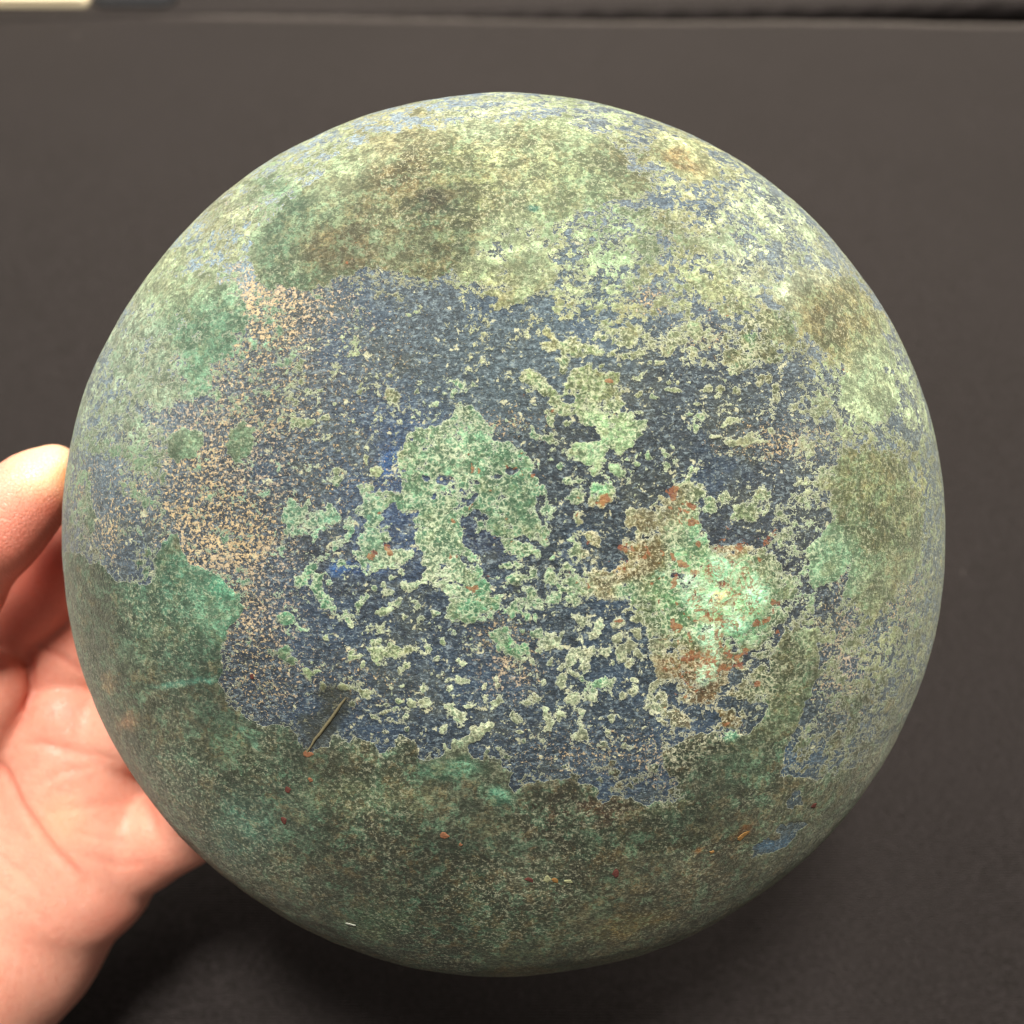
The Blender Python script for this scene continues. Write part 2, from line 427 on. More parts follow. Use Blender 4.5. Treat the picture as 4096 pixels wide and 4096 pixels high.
#PAINT-BEGIN
CR = [(900,190,(190,196,156)),(1100,200,(186,198,152)),(1300,290,(180,180,132)),(1480,430,(184,196,156)),(1650,720,(178,192,148)),
(1600,600,(140,135,92)),(1500,500,(178,182,150)),(750,255,(165,160,120)),(600,300,(176,184,142)),(450,400,(178,180,140)),
(330,520,(172,182,142)),(380,610,(112,150,120)),(250,650,(150,165,140)),(850,330,(128,130,88)),(820,380,(92,94,64)),
(700,420,(120,118,84)),(560,440,(112,132,102)),(520,400,(105,138,112)),(1000,300,(145,148,108)),(1050,350,(142,150,108)),
(1130,390,(145,165,125)),(1000,470,(160,170,128)),(1180,330,(125,125,90)),(960,600,(150,150,105)),(870,850,(112,152,116)),
(930,900,(98,152,114)),(880,940,(104,152,112)),(850,870,(118,156,118)),(830,1000,(112,160,122)),(1100,740,(125,138,92)),(1160,810,(135,165,120)),(1000,1080,(120,155,115)),
(600,1000,(112,160,130)),(600,1100,(108,165,125)),(900,1150,(92,146,108)),(940,1130,(84,140,102)),(1300,1100,(120,188,140)),(1200,1050,(140,126,88)),
(1350,1160,(135,192,148)),(1280,1180,(128,125,85)),(1340,1270,(122,92,60)),(1550,1055,(138,175,135)),(1640,900,(125,128,86)),
(1650,980,(112,118,82)),(1600,1200,(150,155,112)),(1450,1030,(125,140,100)),(1430,640,(118,122,86)),(1500,830,(160,165,125)),
(1700,1100,(130,135,100)),(1480,1250,(98,104,74)),(1430,1320,(110,120,85)),(1400,1430,(74,86,66)),(1550,1500,(108,112,78)),
(1650,1400,(118,118,88)),(1300,1500,(80,90,70)),(1100,1550,(68,70,50)),(900,1500,(88,98,76)),(700,1450,(75,90,70)),
(600,1420,(80,95,75)),(450,1350,(75,90,72)),(350,1250,(74,106,86)),(300,1150,(82,130,106)),(400,1130,(95,145,115)),
(200,1150,(75,90,70)),(260,1330,(100,104,80)),(330,1450,(84,100,80)),(500,1550,(74,100,82)),(500,1650,(88,100,75)),
(700,1600,(70,76,56)),(850,1650,(64,72,52)),(1000,1650,(92,94,72)),(1150,1650,(75,78,56)),(1230,1690,(106,102,76)),
(850,1750,(56,72,52)),(1000,1780,(70,82,56)),(1150,1740,(112,108,74)),(1350,1600,(106,98,72)),(1450,1650,(98,100,70)),
(700,1750,(70,85,62)),(600,1700,(80,90,68)),(950,1820,(85,102,68)),(1080,1250,(165,175,140)),(880,1300,(160,170,135)),
(1230,1250,(160,165,130)),(700,1230,(140,155,110)),(800,1100,(160,175,140)),(680,800,(140,150,110)),(1300,620,(160,165,120))]
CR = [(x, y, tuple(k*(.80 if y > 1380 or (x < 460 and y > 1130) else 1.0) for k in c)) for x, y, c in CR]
BS = [(700,1300,(44,60,84)),(550,1250,(50,62,84)),(500,1130,(58,64,82)),(950,1300,(50,63,84)),(1150,1250,(44,60,78)),(1200,1430,(50,66,90)),
(900,700,(74,86,98)),(750,600,(80,88,102)),(1100,560,(82,96,112)),(1300,450,(104,112,128)),(1450,430,(120,124,135)),(1350,720,(62,70,84)),
(1300,850,(52,60,72)),(1100,900,(46,56,70)),(1000,1000,(44,56,70)),(600,850,(66,76,92)),(450,900,(66,68,82)),(350,750,(92,94,108)),
(250,700,(125,138,155)),(200,800,(110,125,145)),(190,950,(80,90,112)),(750,880,(44,72,118)),(550,700,(82,84,96)),(1480,900,(62,66,78)),
(1600,820,(95,100,112)),(1740,900,(112,118,120)),(1750,1050,(105,112,116)),(1720,1180,(76,90,104)),(1650,1300,(80,90,104)),(1550,1300,(56,64,78)),
(1550,1420,(56,70,84)),(900,200,(150,155,175)),(600,260,(160,165,180)),(1120,270,(120,122,135)),(1600,500,(140,140,150)),(300,500,(150,165,185)),
(1450,1590,(58,78,92)),(1500,1100,(56,60,74)),(1380,950,(52,58,74)),(400,1050,(68,70,84)),(230,1080,(66,78,100)),(1680,1480,(90,98,100))]
crust_rgb = splat(CR, 40); base_rgb = splat(BS, 80)  # crust picked paler at top and upper right, their lighting kept in colour
def desat(A, k, g, tint):
    l = A.mean(-1, keepdims=True); return ((A*(1-k)+l*k)*g*np.array(tint)).astype(np.float32)
crust_rgb = desat(crust_rgb, .03, 1.0, (.95, 1.01, 1.02))
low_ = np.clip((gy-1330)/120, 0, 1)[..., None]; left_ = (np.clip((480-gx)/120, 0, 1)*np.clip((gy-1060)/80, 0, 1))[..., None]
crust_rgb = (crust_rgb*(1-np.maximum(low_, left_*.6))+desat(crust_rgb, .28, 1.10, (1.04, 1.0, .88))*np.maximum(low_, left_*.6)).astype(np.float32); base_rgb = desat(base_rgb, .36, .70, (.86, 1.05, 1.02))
F_['crust'][:] = .40
# broad zones ------------------------------------------------------
put('crust', polyw([(100,150),(1250,150),(1400,300),(1300,380),(1000,420),(900,470),(800,525),(560,540),(480,500),(420,620),(300,900),(120,900)], 40), .54)
put('crust', polyw([(1130,200),(1500,300),(1800,700),(1800,1200),(1600,1500),(1520,1400),(1560,1200),(1500,1000),(1470,750),(1400,560),(1250,400)], 95), .52)
put('crust', polyw([(900,400),(1120,370),(1330,400),(1470,500),(1460,560),(1300,560),(1200,530),(1060,500),(1000,540),(900,560),(880,520)], 25), .60)
put('crust', blobw(1240,600,200,70,8), .50)
put('crust', polyw([(440,1150),(720,1180),(760,1380),(600,1390),(450,1330)], 25), .26)
put('crust', polyw([(560,540),(900,560),(900,760),(700,820),(560,700)], 30), .33)
put('crust', polyw([(1200,660),(1480,700),(1480,940),(1250,930),(1180,850)], 25), .30)
put('crust', polyw([(300,760),(560,780),(560,1000),(480,1080),(320,1060)], 25), .30)
put('crust', polyw([(150,860),(225,870),(215,1000),(250,1075),(200,1060),(160,1000)], 10), .22)
# solid patches ----------------------------------------------------
put('crust', polyw([(480,440),(540,395),(600,340),(640,290),(760,250),(900,235),(1050,225),(1130,260),(1180,300),(1200,350),(1130,370),(1060,400),(1000,420),(945,440),(905,465),(850,500),(800,525),(740,500),(690,495),(650,520),(560,545),(500,530),(470,490)], 10), 1.25)
put('crust', blobw(375,600,85,85,-30), .85)
put('crust', blobw(300,520,70,40,-50), .8); put('crust', blobw(470,370,90,40,-35), .7); put('crust', blobw(250,640,24,80,15), .75)
put('crust', blobw(330,690,60,90,20), .75)
for (x, y, a, b, g, v) in [(1180,345,40,22,5,1.2),(1290,300,70,28,25,1.2),(1570,590,105,60,35,1.25),(1630,660,50,40,30,1.2),(1440,640,52,42,0,1.25),
    (1640,740,45,50,30,1.2),(348,842,34,28,0,1.2),(452,838,22,34,0,1.15),(1400,560,60,24,30,.7),(1010,505,40,30,0,1.1),(975,580,55,30,-20,.95),
    (1160,640,70,22,-5,.85),(1060,655,50,12,0,.9),(1290,640,50,30,-20,.9),(1370,680,30,22,0,.95),(1000,520,45,40,0,1.0),(900,510,35,24,20,1.0)]:
    put('crust', blobw(x, y, a, b, g), v)
K_ = .2588
def tl(off, pts): return [(off[0]+x*K_, off[1]+y*K_) for x, y in pts]
def tb_(off, bl): x, y, a, b = bl[:4]; return off[0]+x*K_, off[1]+y*K_, a*K_, b*K_, (bl[4] if len(bl) > 4 else 0)
# clear the middle, then draw it piece by piece
put('crust', polyw([(560,560),(700,560),(900,600),(1000,560),(1480,680),(1490,900),(1440,1000),(1240,1200),(1260,1400),(1240,1480),(980,1460),(700,1400),(450,1330),(440,1150),(560,1000)], 20), .26)
put('crust', polyw([(1000,1050),(1130,1040),(1150,1120),(1080,1160),(990,1150),(960,1100)], 12), .46)
put('crust', polyw([(1040,560),(1250,530),(1440,600),(1470,700),(1300,690),(1060,640)], 25), .47)
put('crust', polyw([(120,1040),(200,1075),(235,1100),(290,1095),(300,1020),(330,1005),(355,1060),(400,1080),(430,1105),(470,1150),(440,1180),(415,1235),(405,1290),(440,1335),(500,1374)]
  + tl((500,1100), [(60,1040),(130,1050),(200,1090),(260,1170),(310,1200),(370,1210),(420,1190),(490,1190),(490,1110),(530,1130),(570,1180),(620,1150),(740,1170),(770,1180),(840,1260),(930,1230),(970,1180),(940,1110),(970,1090),(1030,1120),(1090,1180),(1090,1250),(1150,1300),(1250,1290),(1290,1250),(1280,1180),(1300,1210),(1340,1230),(1370,1160),(1430,1130),(1480,1080),(1480,1040),(1530,1050),(1580,1010),(1650,990),(1670,1030),(1600,1060),(1560,1120),(1490,1180),(1450,1240),(1500,1280),(1620,1300),(1630,1220),(1650,1220),(1640,1300),(1700,1290),(1730,1330),(1810,1370),(1790,1450),(1820,1530)])
  + [(970,1493),(997,1482),(1024,1477),(1064,1474),(1099,1477),(1112,1474),(1123,1493),(1128,1525),(1144,1525),(1158,1504),(1185,1504),(1212,1515),(1238,1509),(1274,1515),(1300,1500),(1279,1471),(1258,1442),(1255,1419),(1284,1396),(1312,1388),(1364,1393),(1405,1388),(1431,1370),(1450,1340),(1440,1300),(1455,1250),(1475,1195),(1540,1185),(1545,1260),(1520,1330),(1485,1400),(1475,1465),(1540,1470),(1640,1430),(1700,1380),(1790,1300),(1790,1900),(100,1900)], 4), 1.3)
put('crust', polyw([(1700,1380),(1640,1430),(1540,1475),(1560,1400),(1620,1250),(1700,1200),(1770,1250)], 15), .55)
T1, T2, T3, T4 = (500,698), (1000,500), (500,1100), (950,1000)
BIG = [(T1, [(960,700),(975,640),(1020,560),(1020,490),(1080,450),(1110,400),(1160,430),(1270,390),(1350,340),(1390,240),(1430,215),(1480,260),(1520,250),(1560,330),(1640,400),(1680,450),(1650,510),(1760,520),(1840,540),(1880,580),(1950,700),(1960,790),(2055,850),(1995,890),(1970,975),(1995,1078),(2098,1150),(2075,1287),(1932,1210),(1880,1200),(1740,1220),(1600,1180),(1550,1190),(1530,1130),(1600,1120),(1640,1080),(1560,1020),(1470,1040),(1440,1070),(1430,1200),(1410,1230),(1440,1270),(1470,1300),(1540,1340),(1550,1390),(1500,1410),(1480,1360),(1430,1340),(1440,1400),(1560,1430),(1650,1560),(1660,1620),(1740,1650),(1700,1760),(1600,1830),(1500,1850),(1400,1860),(1310,1800),(1340,1700),(1300,1620),(1230,1600),(1150,1570),(1120,1590),(1060,1620),(1000,1600),(985,1560),(1040,1530),(1110,1540),(1160,1500),(1180,1440),(1130,1400),(1170,1330),(1100,1250),(1120,1170),(1080,1090),(1100,1060),(1060,1040),(1000,1060),(940,970),(960,920),(990,870),(970,780)]),
(T1, [(650,860),(720,800),(780,820),(790,880),(850,880),(950,890),(940,960),(870,1010),(860,1080),(820,1150),(870,1200),(940,1240),(850,1250),(900,1320),(1000,1300),(1080,1310),(1090,1370),(1030,1400),(950,1390),(880,1430),(800,1470),(720,1510),(700,1400),(640,1370),(630,1320),(690,1310),(680,1230),(720,1180),(740,1080),(680,1060),(640,1020),(690,980),(690,930),(650,910)]),
(T1, [(150,960),(200,950),(240,1000),(280,1020),(300,920),(330,940),(320,1030),(450,1040),(460,990),(540,990),(530,1090),(460,1160),(400,1180),(390,1260),(340,1270),(310,1200),(200,1210),(140,1160),(130,1050)]),
(T1, [(570,1140),(600,1080),(650,1100),(670,1180),(620,1230),(560,1290),(520,1330),(460,1310),(500,1250),(580,1200),(610,1170)]),
(T1, [(320,1390),(370,1400),(380,1450),(300,1500),(240,1580),(200,1570),(200,1500),(290,1460)]),
(T1, [(360,1490),(430,1490),(410,1550),(420,1610),(490,1670),(530,1710),(530,1760),(490,1800),(460,1740),(390,1740),(400,1690),(340,1620),(320,1570)]),
(T1, [(570,1820),(630,1830),(665,1860),(640,1890),(600,1850)]), (T1, [(1390,80),(1440,90),(1500,70),(1590,130),(1500,140),(1470,180),(1440,150)]),
(T1, [(720,1640),(750,1650),(700,1750),(660,1740)]), (T1, [(820,1770),(880,1710),(990,1650),(1000,1700),(900,1790),(840,1810)]), (T1, [(1060,1680),(1140,1700),(1140,1750),(1060,1790),(1050,1740),(1100,1720)]),
(T2, [(0,0),(180,0),(200,80),(160,160),(60,120),(40,200),(0,240)]), (T2, [(450,520),(500,470),(500,420),(560,400),(650,395),(730,400),(750,440),(800,480),(750,510),(755,580),(650,590),(560,540),(470,550)]),
(T2, [(60,570),(250,550),(330,530),(380,560),(500,590),(620,630),(700,650),(690,710),(640,670),(450,660),(350,680),(250,620),(140,640),(80,600)]),
(T2, [(870,600),(900,560),(980,550),(1010,470),(1100,480),(1110,430),(1240,430),(1250,520),(1160,560),(1090,600),(1000,660),(960,620)]), (T2, [(730,660),(830,620),(810,680),(740,690)]),
(T2, [(460,320),(540,300),(540,330),(450,335)]), (T2, [(215,250),(260,285),(330,290),(310,310),(240,295)]), (T2, [(220,380),(330,340),(320,380),(260,400)]), (T2, [(1100,110),(1150,170),(1140,190)]),
(T2, [(1310,0),(1480,0),(1500,90),(1400,170),(1380,220),(1330,200),(1350,110)]), (T2, [(1410,190),(1500,140),(1570,170),(1540,280),(1440,240)]), (T2, [(1320,270),(1470,330),(1510,400),(1440,390),(1370,360)]),
(T2, [(1410,680),(1430,610),(1540,620),(1600,720),(1560,780),(1480,810),(1430,760)]), (T2, [(1520,480),(1600,390),(1700,360),(1850,400),(1900,500),(1850,690),(1750,710),(1650,660),(1560,590)]),
(T2, [(1450,900),(1500,880),(1555,920),(1520,955),(1470,940)]),
(T2, [(-60,760),(0,740),(60,760),(100,820),(150,850),(170,920),(240,940),(260,870),(300,790),(350,760),(420,720),(450,770),(540,790),(630,780),(640,830),(610,880),(640,940),(660,1000),(650,1060),(730,1040),(760,1080),(740,1120),(860,1130),(780,1170),(830,1210),(770,1250),(760,1290),(680,1370),(600,1340),(540,1290),(500,1240),(480,1180),(370,1150),(340,1110),(220,1080),(140,1000),(60,910),(0,890),(-70,850)]),
(T2, [(300,1310),(400,1290),(520,1290),(580,1340),(540,1410),(560,1450),(500,1520),(460,1540),(415,1500),(430,1470),(350,1410),(270,1370)]),
(T2, [(0,1160),(60,1230),(120,1250),(200,1270),(200,1310),(120,1310),(60,1270),(0,1260)]), (T2, [(570,1480),(620,1460),(690,1490),(680,1550),(640,1530),(580,1510)]),
(T2, [(430,1650),(440,1590),(540,1590),(620,1600),(630,1640),(590,1720),(550,1790),(470,1780),(440,1740)]), (T2, [(0,1590),(60,1580),(130,1640),(110,1690),(50,1680),(0,1650)]),
(T2, [(750,820),(860,770),(850,810),(800,845)]), (T2, [(1405,1280),(1440,1230),(1500,1270),(1560,1260),(1600,1200),(1690,1160),(1700,1190),(1650,1250),(1760,1290),(1560,1310),(1440,1310)]),
(T2, [(960,1760),(1000,1680),(1060,1640),(1110,1600),(1140,1560),(1170,1470),(1220,1480),(1220,1520),(1180,1580),(1270,1600),(1300,1680),(1350,1720),(1380,1770),(1340,1820),(1290,1790),(1240,1700),(1220,1760),(1230,1932),(900,1932)]),
(T2, [(1370,1700),(1420,1640),(1470,1690),(1460,1760),(1400,1760)]), (T2, [(1460,1860),(1480,1760),(1560,1740),(1620,1740),(1650,1640),(1690,1590),(1760,1640),(1760,1780),(1700,1850),(1600,1870),(1500,1880)]),
(T2, [(670,1860),(700,1780),(800,1760),(870,1750),(860,1800),(830,1870),(720,1900)]),
(T4, [(850,130),(900,70),(960,40),(1000,-120),(1130,-260),(1260,-200),(1250,-60),(1480,0),(1500,100),(1700,100),(1830,140),(1936,158),(2079,360),(2164,401),(2121,514),(2048,657),(1936,769),(1797,881),(1740,940),(1660,970),(1640,1060),(1600,1120),(1560,1190),(1470,1250),(1320,1260),(1280,1240),(1270,1150),(1190,1080),(1130,1060),(1100,980),(1060,900),(1040,780),(1000,680),(940,600),(880,540),(800,510),(740,490),(600,470),(500,440),(500,350),(560,310),(650,290),(760,310),(900,220)]),
(T4, [(1070,1120),(1140,1090),(1100,1200),(1180,1190),(1200,1240),(1170,1290),(1360,1350),(1350,1420),(1180,1440),(1100,1380),(1030,1300),(1030,1210)]),
(T4, [(1560,1300),(1700,1300),(1740,1400),(1700,1470),(1600,1420)]), (T4, [(1600,1200),(1720,1100),(1900,980),(1932,1000),(1932,1200),(1850,1260)]),
(T4, [(380,1010),(440,940),(490,840),(560,850),(530,800),(570,785),(600,850),(670,840),(700,910),(640,940),(620,1050),(560,1060),(540,1000),(540,930),(500,980),(420,1020)]),
(T4, [(510,630),(610,640),(550,720)]), (T4, [(600,1150),(650,1160),(690,1250),(620,1230)]), (T4, [(510,1270),(590,1300),(580,1370),(540,1330)]), (T4, [(280,1270),(320,1290),(300,1340),(370,1380),(350,1450),(320,1440),(290,1360)]),
(T4, [(50,1300),(120,1340),(150,1400),(110,1420),(60,1390)]), (T4, [(60,520),(120,500),(110,610),(50,640),(20,600)]), (T4, [(270,0),(350,0),(360,90),(300,130),(270,80)]), (T4, [(600,30),(640,0),(710,30),(700,110),(640,100)]),
(T4, [(480,140),(560,110),(650,130),(640,190),(560,190),(520,170)]), (T4, [(0,60),(200,110),(270,130),(250,180),(100,170),(0,160)]), (T4, [(0,690),(30,760),(80,800),(170,810),(180,870),(100,930),(0,920)]), (T4, [(200,870),(260,780),(390,740),(420,790),(360,850),(250,900)]),
(T3, [(600,490),(650,470),(700,500),(720,530),(590,580)]), (T3, [(740,470),(800,470),(880,480),(910,440),(960,460),(1040,460),(1090,490),(1000,530),(950,560),(880,550),(900,620),(830,610),(790,560)]), (T3, [(970,640),(1000,580),(1070,580),(1060,620),(1000,660)]),
(T3, [(1390,560),(1440,550),(1480,590),(1440,620)]), (T3, [(1390,680),(1430,680),(1500,710),(1480,740),(1390,730)]), (T3, [(1110,800),(1150,740),(1180,760),(1160,830)]), (T3, [(680,780),(770,800),(760,880),(720,870)]),
(T3, [(710,920),(750,930),(840,990),(830,1010),(760,980)]), (T3, [(1660,880),(1720,800),(1750,830),(1700,910)]), (T3, [(1300,900),(1380,880),(1400,930),(1450,930),(1440,1040),(1400,1050),(1370,980),(1320,930)]), (T3, [(1260,1110),(1280,1020),(1330,990),(1320,1050),(1350,1090),(1300,1110)]),
(T3, [(1790,910),(1850,930),(1890,1010),(1850,1030),(1800,1000)]), (T3, [(1640,360),(1720,320),(1740,400),(1800,430),(1850,480),(1910,420),(1932,540),(1760,530),(1740,470),(1650,420)])]
SUBW = (GX, GY)
GX = gx+wx*.38+hx; GY = gy+wy*.38+hy    # these are traced closely: wander less
for off, pts in BIG: put('crust', polyw(tl(off, pts), 5), .76)
for off, bl in [(T1, b) for b in [(465,1550,25,18),(145,1810,50,30),(820,740,35,30),(925,190,45,40),(740,610,15,60),(440,340,40,20,-20),(290,380,80,35),(540,810,25,25),(530,740,18,25),(930,1440,30,15),(790,1605,20,18),(880,1570,18,18),(940,1520,20,12),(900,1620,50,25),(1000,1480,20,15),(1135,1810,25,22),(1015,1810,15,25),(1250,1770,35,20),(430,150,12,10),(640,385,14,12),(1255,240,15,15),(1380,155,15,14),(690,160,16,14),(930,40,16,14),(520,250,14,14),(700,110,12,10),(1120,160,20,18),(1320,160,12,18)]] + \
    [(T2, b) for b in [(585,180,25,20),(615,300,22,30),(760,350,18,35),(920,310,25,60,40),(275,1150,30,18),(180,1065,20,18),(160,1140,20,35),(130,1790,45,50),(350,1840,40,45),(340,1690,60,45),(790,935,30,18),(905,960,35,14),(865,910,20,12),(1060,910,80,14,3),(1290,900,25,30),(1380,900,35,20),(1220,1010,30,12),(1235,1110,30,15),(1220,1205,20,22),(1500,1140,65,22,5),(1410,1180,20,12),(1740,1215,18,22),(1350,1255,60,12),(865,1400,20,30),(995,1460,18,22),(785,1447,20,10),
      (190,320,30,12,20),(150,500,50,22,50),(240,765,22,28),(250,690,18,40,-20),(950,725,30,18),(985,770,12,8),(870,720,20,12),(640,730,14,14),(515,745,18,8),(1280,580,28,30),(1020,850,14,8),(1085,850,12,8),(1165,840,10,6),(1200,660,10,8),(1170,1090,10,8),(270,150,14,20),(450,40,20,25),(1790,940,25,60),(1680,850,30,50),(1740,830,20,30),(130,1080,12,10),(205,1480,22,20),(265,1560,16,16),(1430,450,40,12,-10),(1650,180,40,14),(1560,310,20,12)]] + \
    [(T4, b) for b in [(705,685,22,40,20),(830,680,40,35),(665,765,45,25,-5),(740,885,35,25),(855,910,35,45),(930,860,40,25,-20),(835,800,30,35),(330,945,18,30),(425,1100,30,50),(520,1060,60,13,30),(290,1110,18,28),(720,1110,85,35,-15),(500,1220,45,35),(195,1235,70,35,-10),(420,1340,22,22),(575,1490,30,30),(780,1365,25,20),(945,1185,35,30),(870,1210,28,20),(720,1580,30,16),(720,1545,25,10),(955,1110,25,20),(390,495,35,30),(200,460,45,30,30),(540,520,22,40),(80,370,55,40),(345,350,40,45),(80,260,90,22),(210,300,25,30),(470,270,35,25),(365,195,18,14),(240,750,50,20),(435,440,20,16),(475,440,14,10),(500,510,40,12),(180,640,18,26),(235,640,14,28),(150,600,30,16),(440,745,14,14),(140,730,14,16),(915,985,25,30),(980,910,20,22),(970,760,50,30,40),(900,600,20,30,60),(960,660,22,30,60),(790,970,14,14),(1090,720,20,14),(200,950,18,14),(150,950,18,12),(130,1470,16,14),(430,1710,20,16),(800,1780,22,12),(880,1580,30,20),(930,1590,20,16),(1100,1730,26,12),(800,1700,26,14),(520,1790,30,20),(700,1820,12,10),(770,1470,16,12),(860,1530,10,12)]] + \
    [(T3, b) for b in [(810,420,25,20),(710,600,18,30,30),(1270,560,28,22),(1345,775,18,20),(1180,870,40,35),(1070,875,40,26,45),(985,860,25,20),(860,940,50,13,-10),(1035,980,15,25),(1510,895,35,18),(640,900,20,20),(1690,695,15,20),(1700,745,12,12),(1515,975,12,10),(560,760,30,24),(1600,740,14,26,20),(1040,1060,16,16),(870,1070,14,14),(895,1130,12,12),(500,1130,14,12),(200,570,45,18,10),(140,500,40,50,20),(440,410,22,20),(1300,430,12,18),(1215,660,10,14),(1710,480,20,30),(310,650,18,30),(1870,1080,10,12),(420,760,20,36,-30)]]:
    x, y, a, b, g = tb_(off, bl); put('crust', blobw(x, y, a+1, b+1, g, .5), .82)
for bl in [(1170,790,25,15),(1300,790,65,25),(1020,740,20,10),(1790,730,50,30),(1510,940,18,50,35),(1090,1050,25,20),(1240,930,12,25),(1700,770,30,12),(1680,840,14,14),(1530,830,16,10),(1340,1550,22,12),(1430,1550,28,12),(900,1040,40,25,-20),(950,1130,50,40),(1000,1170,60,60),(950,1280,60,20)]:
    x, y, a, b, g = tb_(T1, bl); put('crust', blobw(x, y, a, b, g, .3), .12)
for bl in [(280,980,50,30),(650,440,80,10,3)]:
    x, y, a, b, g = tb_(T2, bl); put('crust', blobw(x, y, a, b, g, .3), .1)
GX, GY = SUBW
put('crust', polyw([(1515,1045),(1530,1020),(1590,1005),(1600,1040),(1575,1100),(1540,1110)], 5), 1.2)
put('crust', polyw([(1590,860),(1640,850),(1700,870),(1735,940),(1730,1040),(1690,1110),(1640,1150),(1600,1120),(1610,1050),(1585,980),(1570,920)], 14), 1.1)
put('crust', blobw(1460,1595,52,14,-22), .12); put('crust', blobw(1500,1565,34,10,-5), .2); put('crust', blobw(1500,1510,12,26,25), .3)
put('crust', blobw(160,950,14,70,0), .6)
F_['web'] = np.full((G, G), .12, np.float32); F_['knob'] = np.zeros((G, G), np.float32)
put('knob', polyw([(1290,1075),(1320,1080),(1345,1050),(1400,1055),(1440,1090),(1445,1140),(1400,1170),(1400,1190),(1360,1195),(1345,1240),(1350,1285),(1318,1285),(1322,1215),(1340,1190),(1300,1150)], 12), 1.0)
put('web', polyw([(560,740),(1000,620),(1450,600),(1560,900),(1500,1300),(1280,1450),(700,1380),(500,1100)], 40), 1.0)
# colour details -----------------------------------------------------
CD = [(820,380,50,24,-20,(84,84,56)),(1000,395,10,6,20,(66,110,95)),(640,470,90,50,0,(112,108,78)),(770,330,60,30,-15,(110,105,72)),(1300,1075,95,35,0,(118,180,128)),(1300,1098,18,20,0,(200,232,200)),
(1330,1100,60,50,0,(132,196,152)),(1430,1110,55,60,0,(128,182,140)),(1365,1130,44,44,0,(150,190,140)),(1335,1210,22,30,10,(150,210,165)),(1335,1265,20,26,0,(190,222,185)),(1390,1060,34,26,0,(128,200,155)),
(1380,1390,14,14,0,(110,185,145)),(1400,1440,50,40,0,(78,96,74)),(245,1360,22,22,0,(172,128,94)),(200,1290,14,18,0,(150,118,82)),(1400,1572,24,12,-30,(150,98,40)),(1320,1610,7,6,0,(170,110,50)),
(1200,1745,70,20,-15,(128,112,68)),(1000,1835,60,12,0,(112,98,60)),(700,1740,70,30,0,(70,92,66)),(340,1025,26,26,0,(92,108,84)),(420,1110,28,22,0,(88,158,126)),(350,1290,60,7,-5,(92,150,128)),
(470,1390,30,5,40,(84,140,118)),(945,1500,22,14,0,(80,128,104)),(700,1500,120,40,0,(84,94,70)),(850,1450,60,20,0,(78,116,92)),(1100,1530,90,26,0,(66,54,40)),(1250,1580,120,30,0,(62,66,46)),(450,1570,60,60,0,(74,108,92)),
(1280,1530,60,24,0,(58,66,48)),(1180,740,40,40,0,(120,128,84)),(1155,800,50,40,0,(140,172,124)),(1130,920,20,20,0,(120,180,130)),(1140,945,12,14,0,(170,150,90)),(180,1180,30,60,0,(72,78,60)),
(430,1420,70,50,20,(70,80,60)),(640,1440,60,30,0,(70,76,56)),(1290,305,46,16,25,(160,140,96)),(1420,1260,24,12,-30,(110,110,110)),(1560,590,60,40,35,(126,120,84)),(1400,660,30,24,0,(118,126,88)),(1420,640,14,10,0,(100,160,110))]
CD = [q for q in CD if not (1250 < q[0] < 1450 and 1050 < q[1] < 1290)]
for bl, c in [((1350,950,240,150),(126,96,58)),((1000,220,240,120),(128,100,58)),((1650,120,200,60),(122,96,60)),((1200,600,160,130),(112,135,88)),((900,450,100,80),(120,168,124)),((1450,480,420,330),(112,160,108)),((1340,380,80,60),(200,236,206)),((1580,270,95,70),(140,206,160)),((1470,520,170,80,10),(152,206,160)),((1840,450,75,85),(150,215,170)),((1680,700,100,50),(130,206,160)),((1500,760,80,70),(150,215,175)),((1530,920,35,70),(150,215,170)),((1480,1040,70,80),(198,230,192)),((1570,480,90,40,-30),(190,165,115)),((1000,200,200,110),(140,120,70)),((1700,160,150,50),(136,112,70)),((1660,1380,110,80),(120,96,48)),((100,850,90,60),(104,168,116)),((800,280,40,40),(170,116,40)),((640,1100,120,60),(120,172,128))]:
    x, y, a, b, g = tb_(T4, bl); CD.append((x, y, a, b, g, c))
for (x, y, a, b, g, c) in CD: put(crust_rgb, blobw(x, y, a, b, g, .5), lin(c))
for (x, y, a, b) in [(1340,380,95,75),(1580,270,110,85),(1840,450,95,110),(1680,690,125,70),(1500,760,85,90),(1480,1040,80,95),(1400,500,120,60),(1160,310,50,50)]:
    cx_, cy_, ra, rb, _ = tb_(T4, (x, y, a, b)); ra *= .78; rb *= .78; q = np.hypot((GX-cx_+hx*1.5)/ra, (GY-cy_+hy*1.5)/rb)
    for k_, (q0_, c_) in enumerate([(1.0, (84,160,124)), (.80, (184,232,198)), (.62, (104,180,140)), (.42, (206,238,210)), (1.16, (176,224,184))]):
        wgt = np.exp(-((q-q0_)/.07)**2)*.85; crust_rgb[:] = crust_rgb*(1-wgt[..., None])+lin(c_)*wgt[..., None]
        if k_ < 3: F_['lump'] += (.10 if k_ % 2 else -.14)*wgt
    ang_ = np.arctan2(GY-cy_, GX-cx_); F_['red'] += .50*np.exp(-((q-1.22)/.07)**2)*np.clip(np.sin(ang_*2+x)+.2, 0, 1)
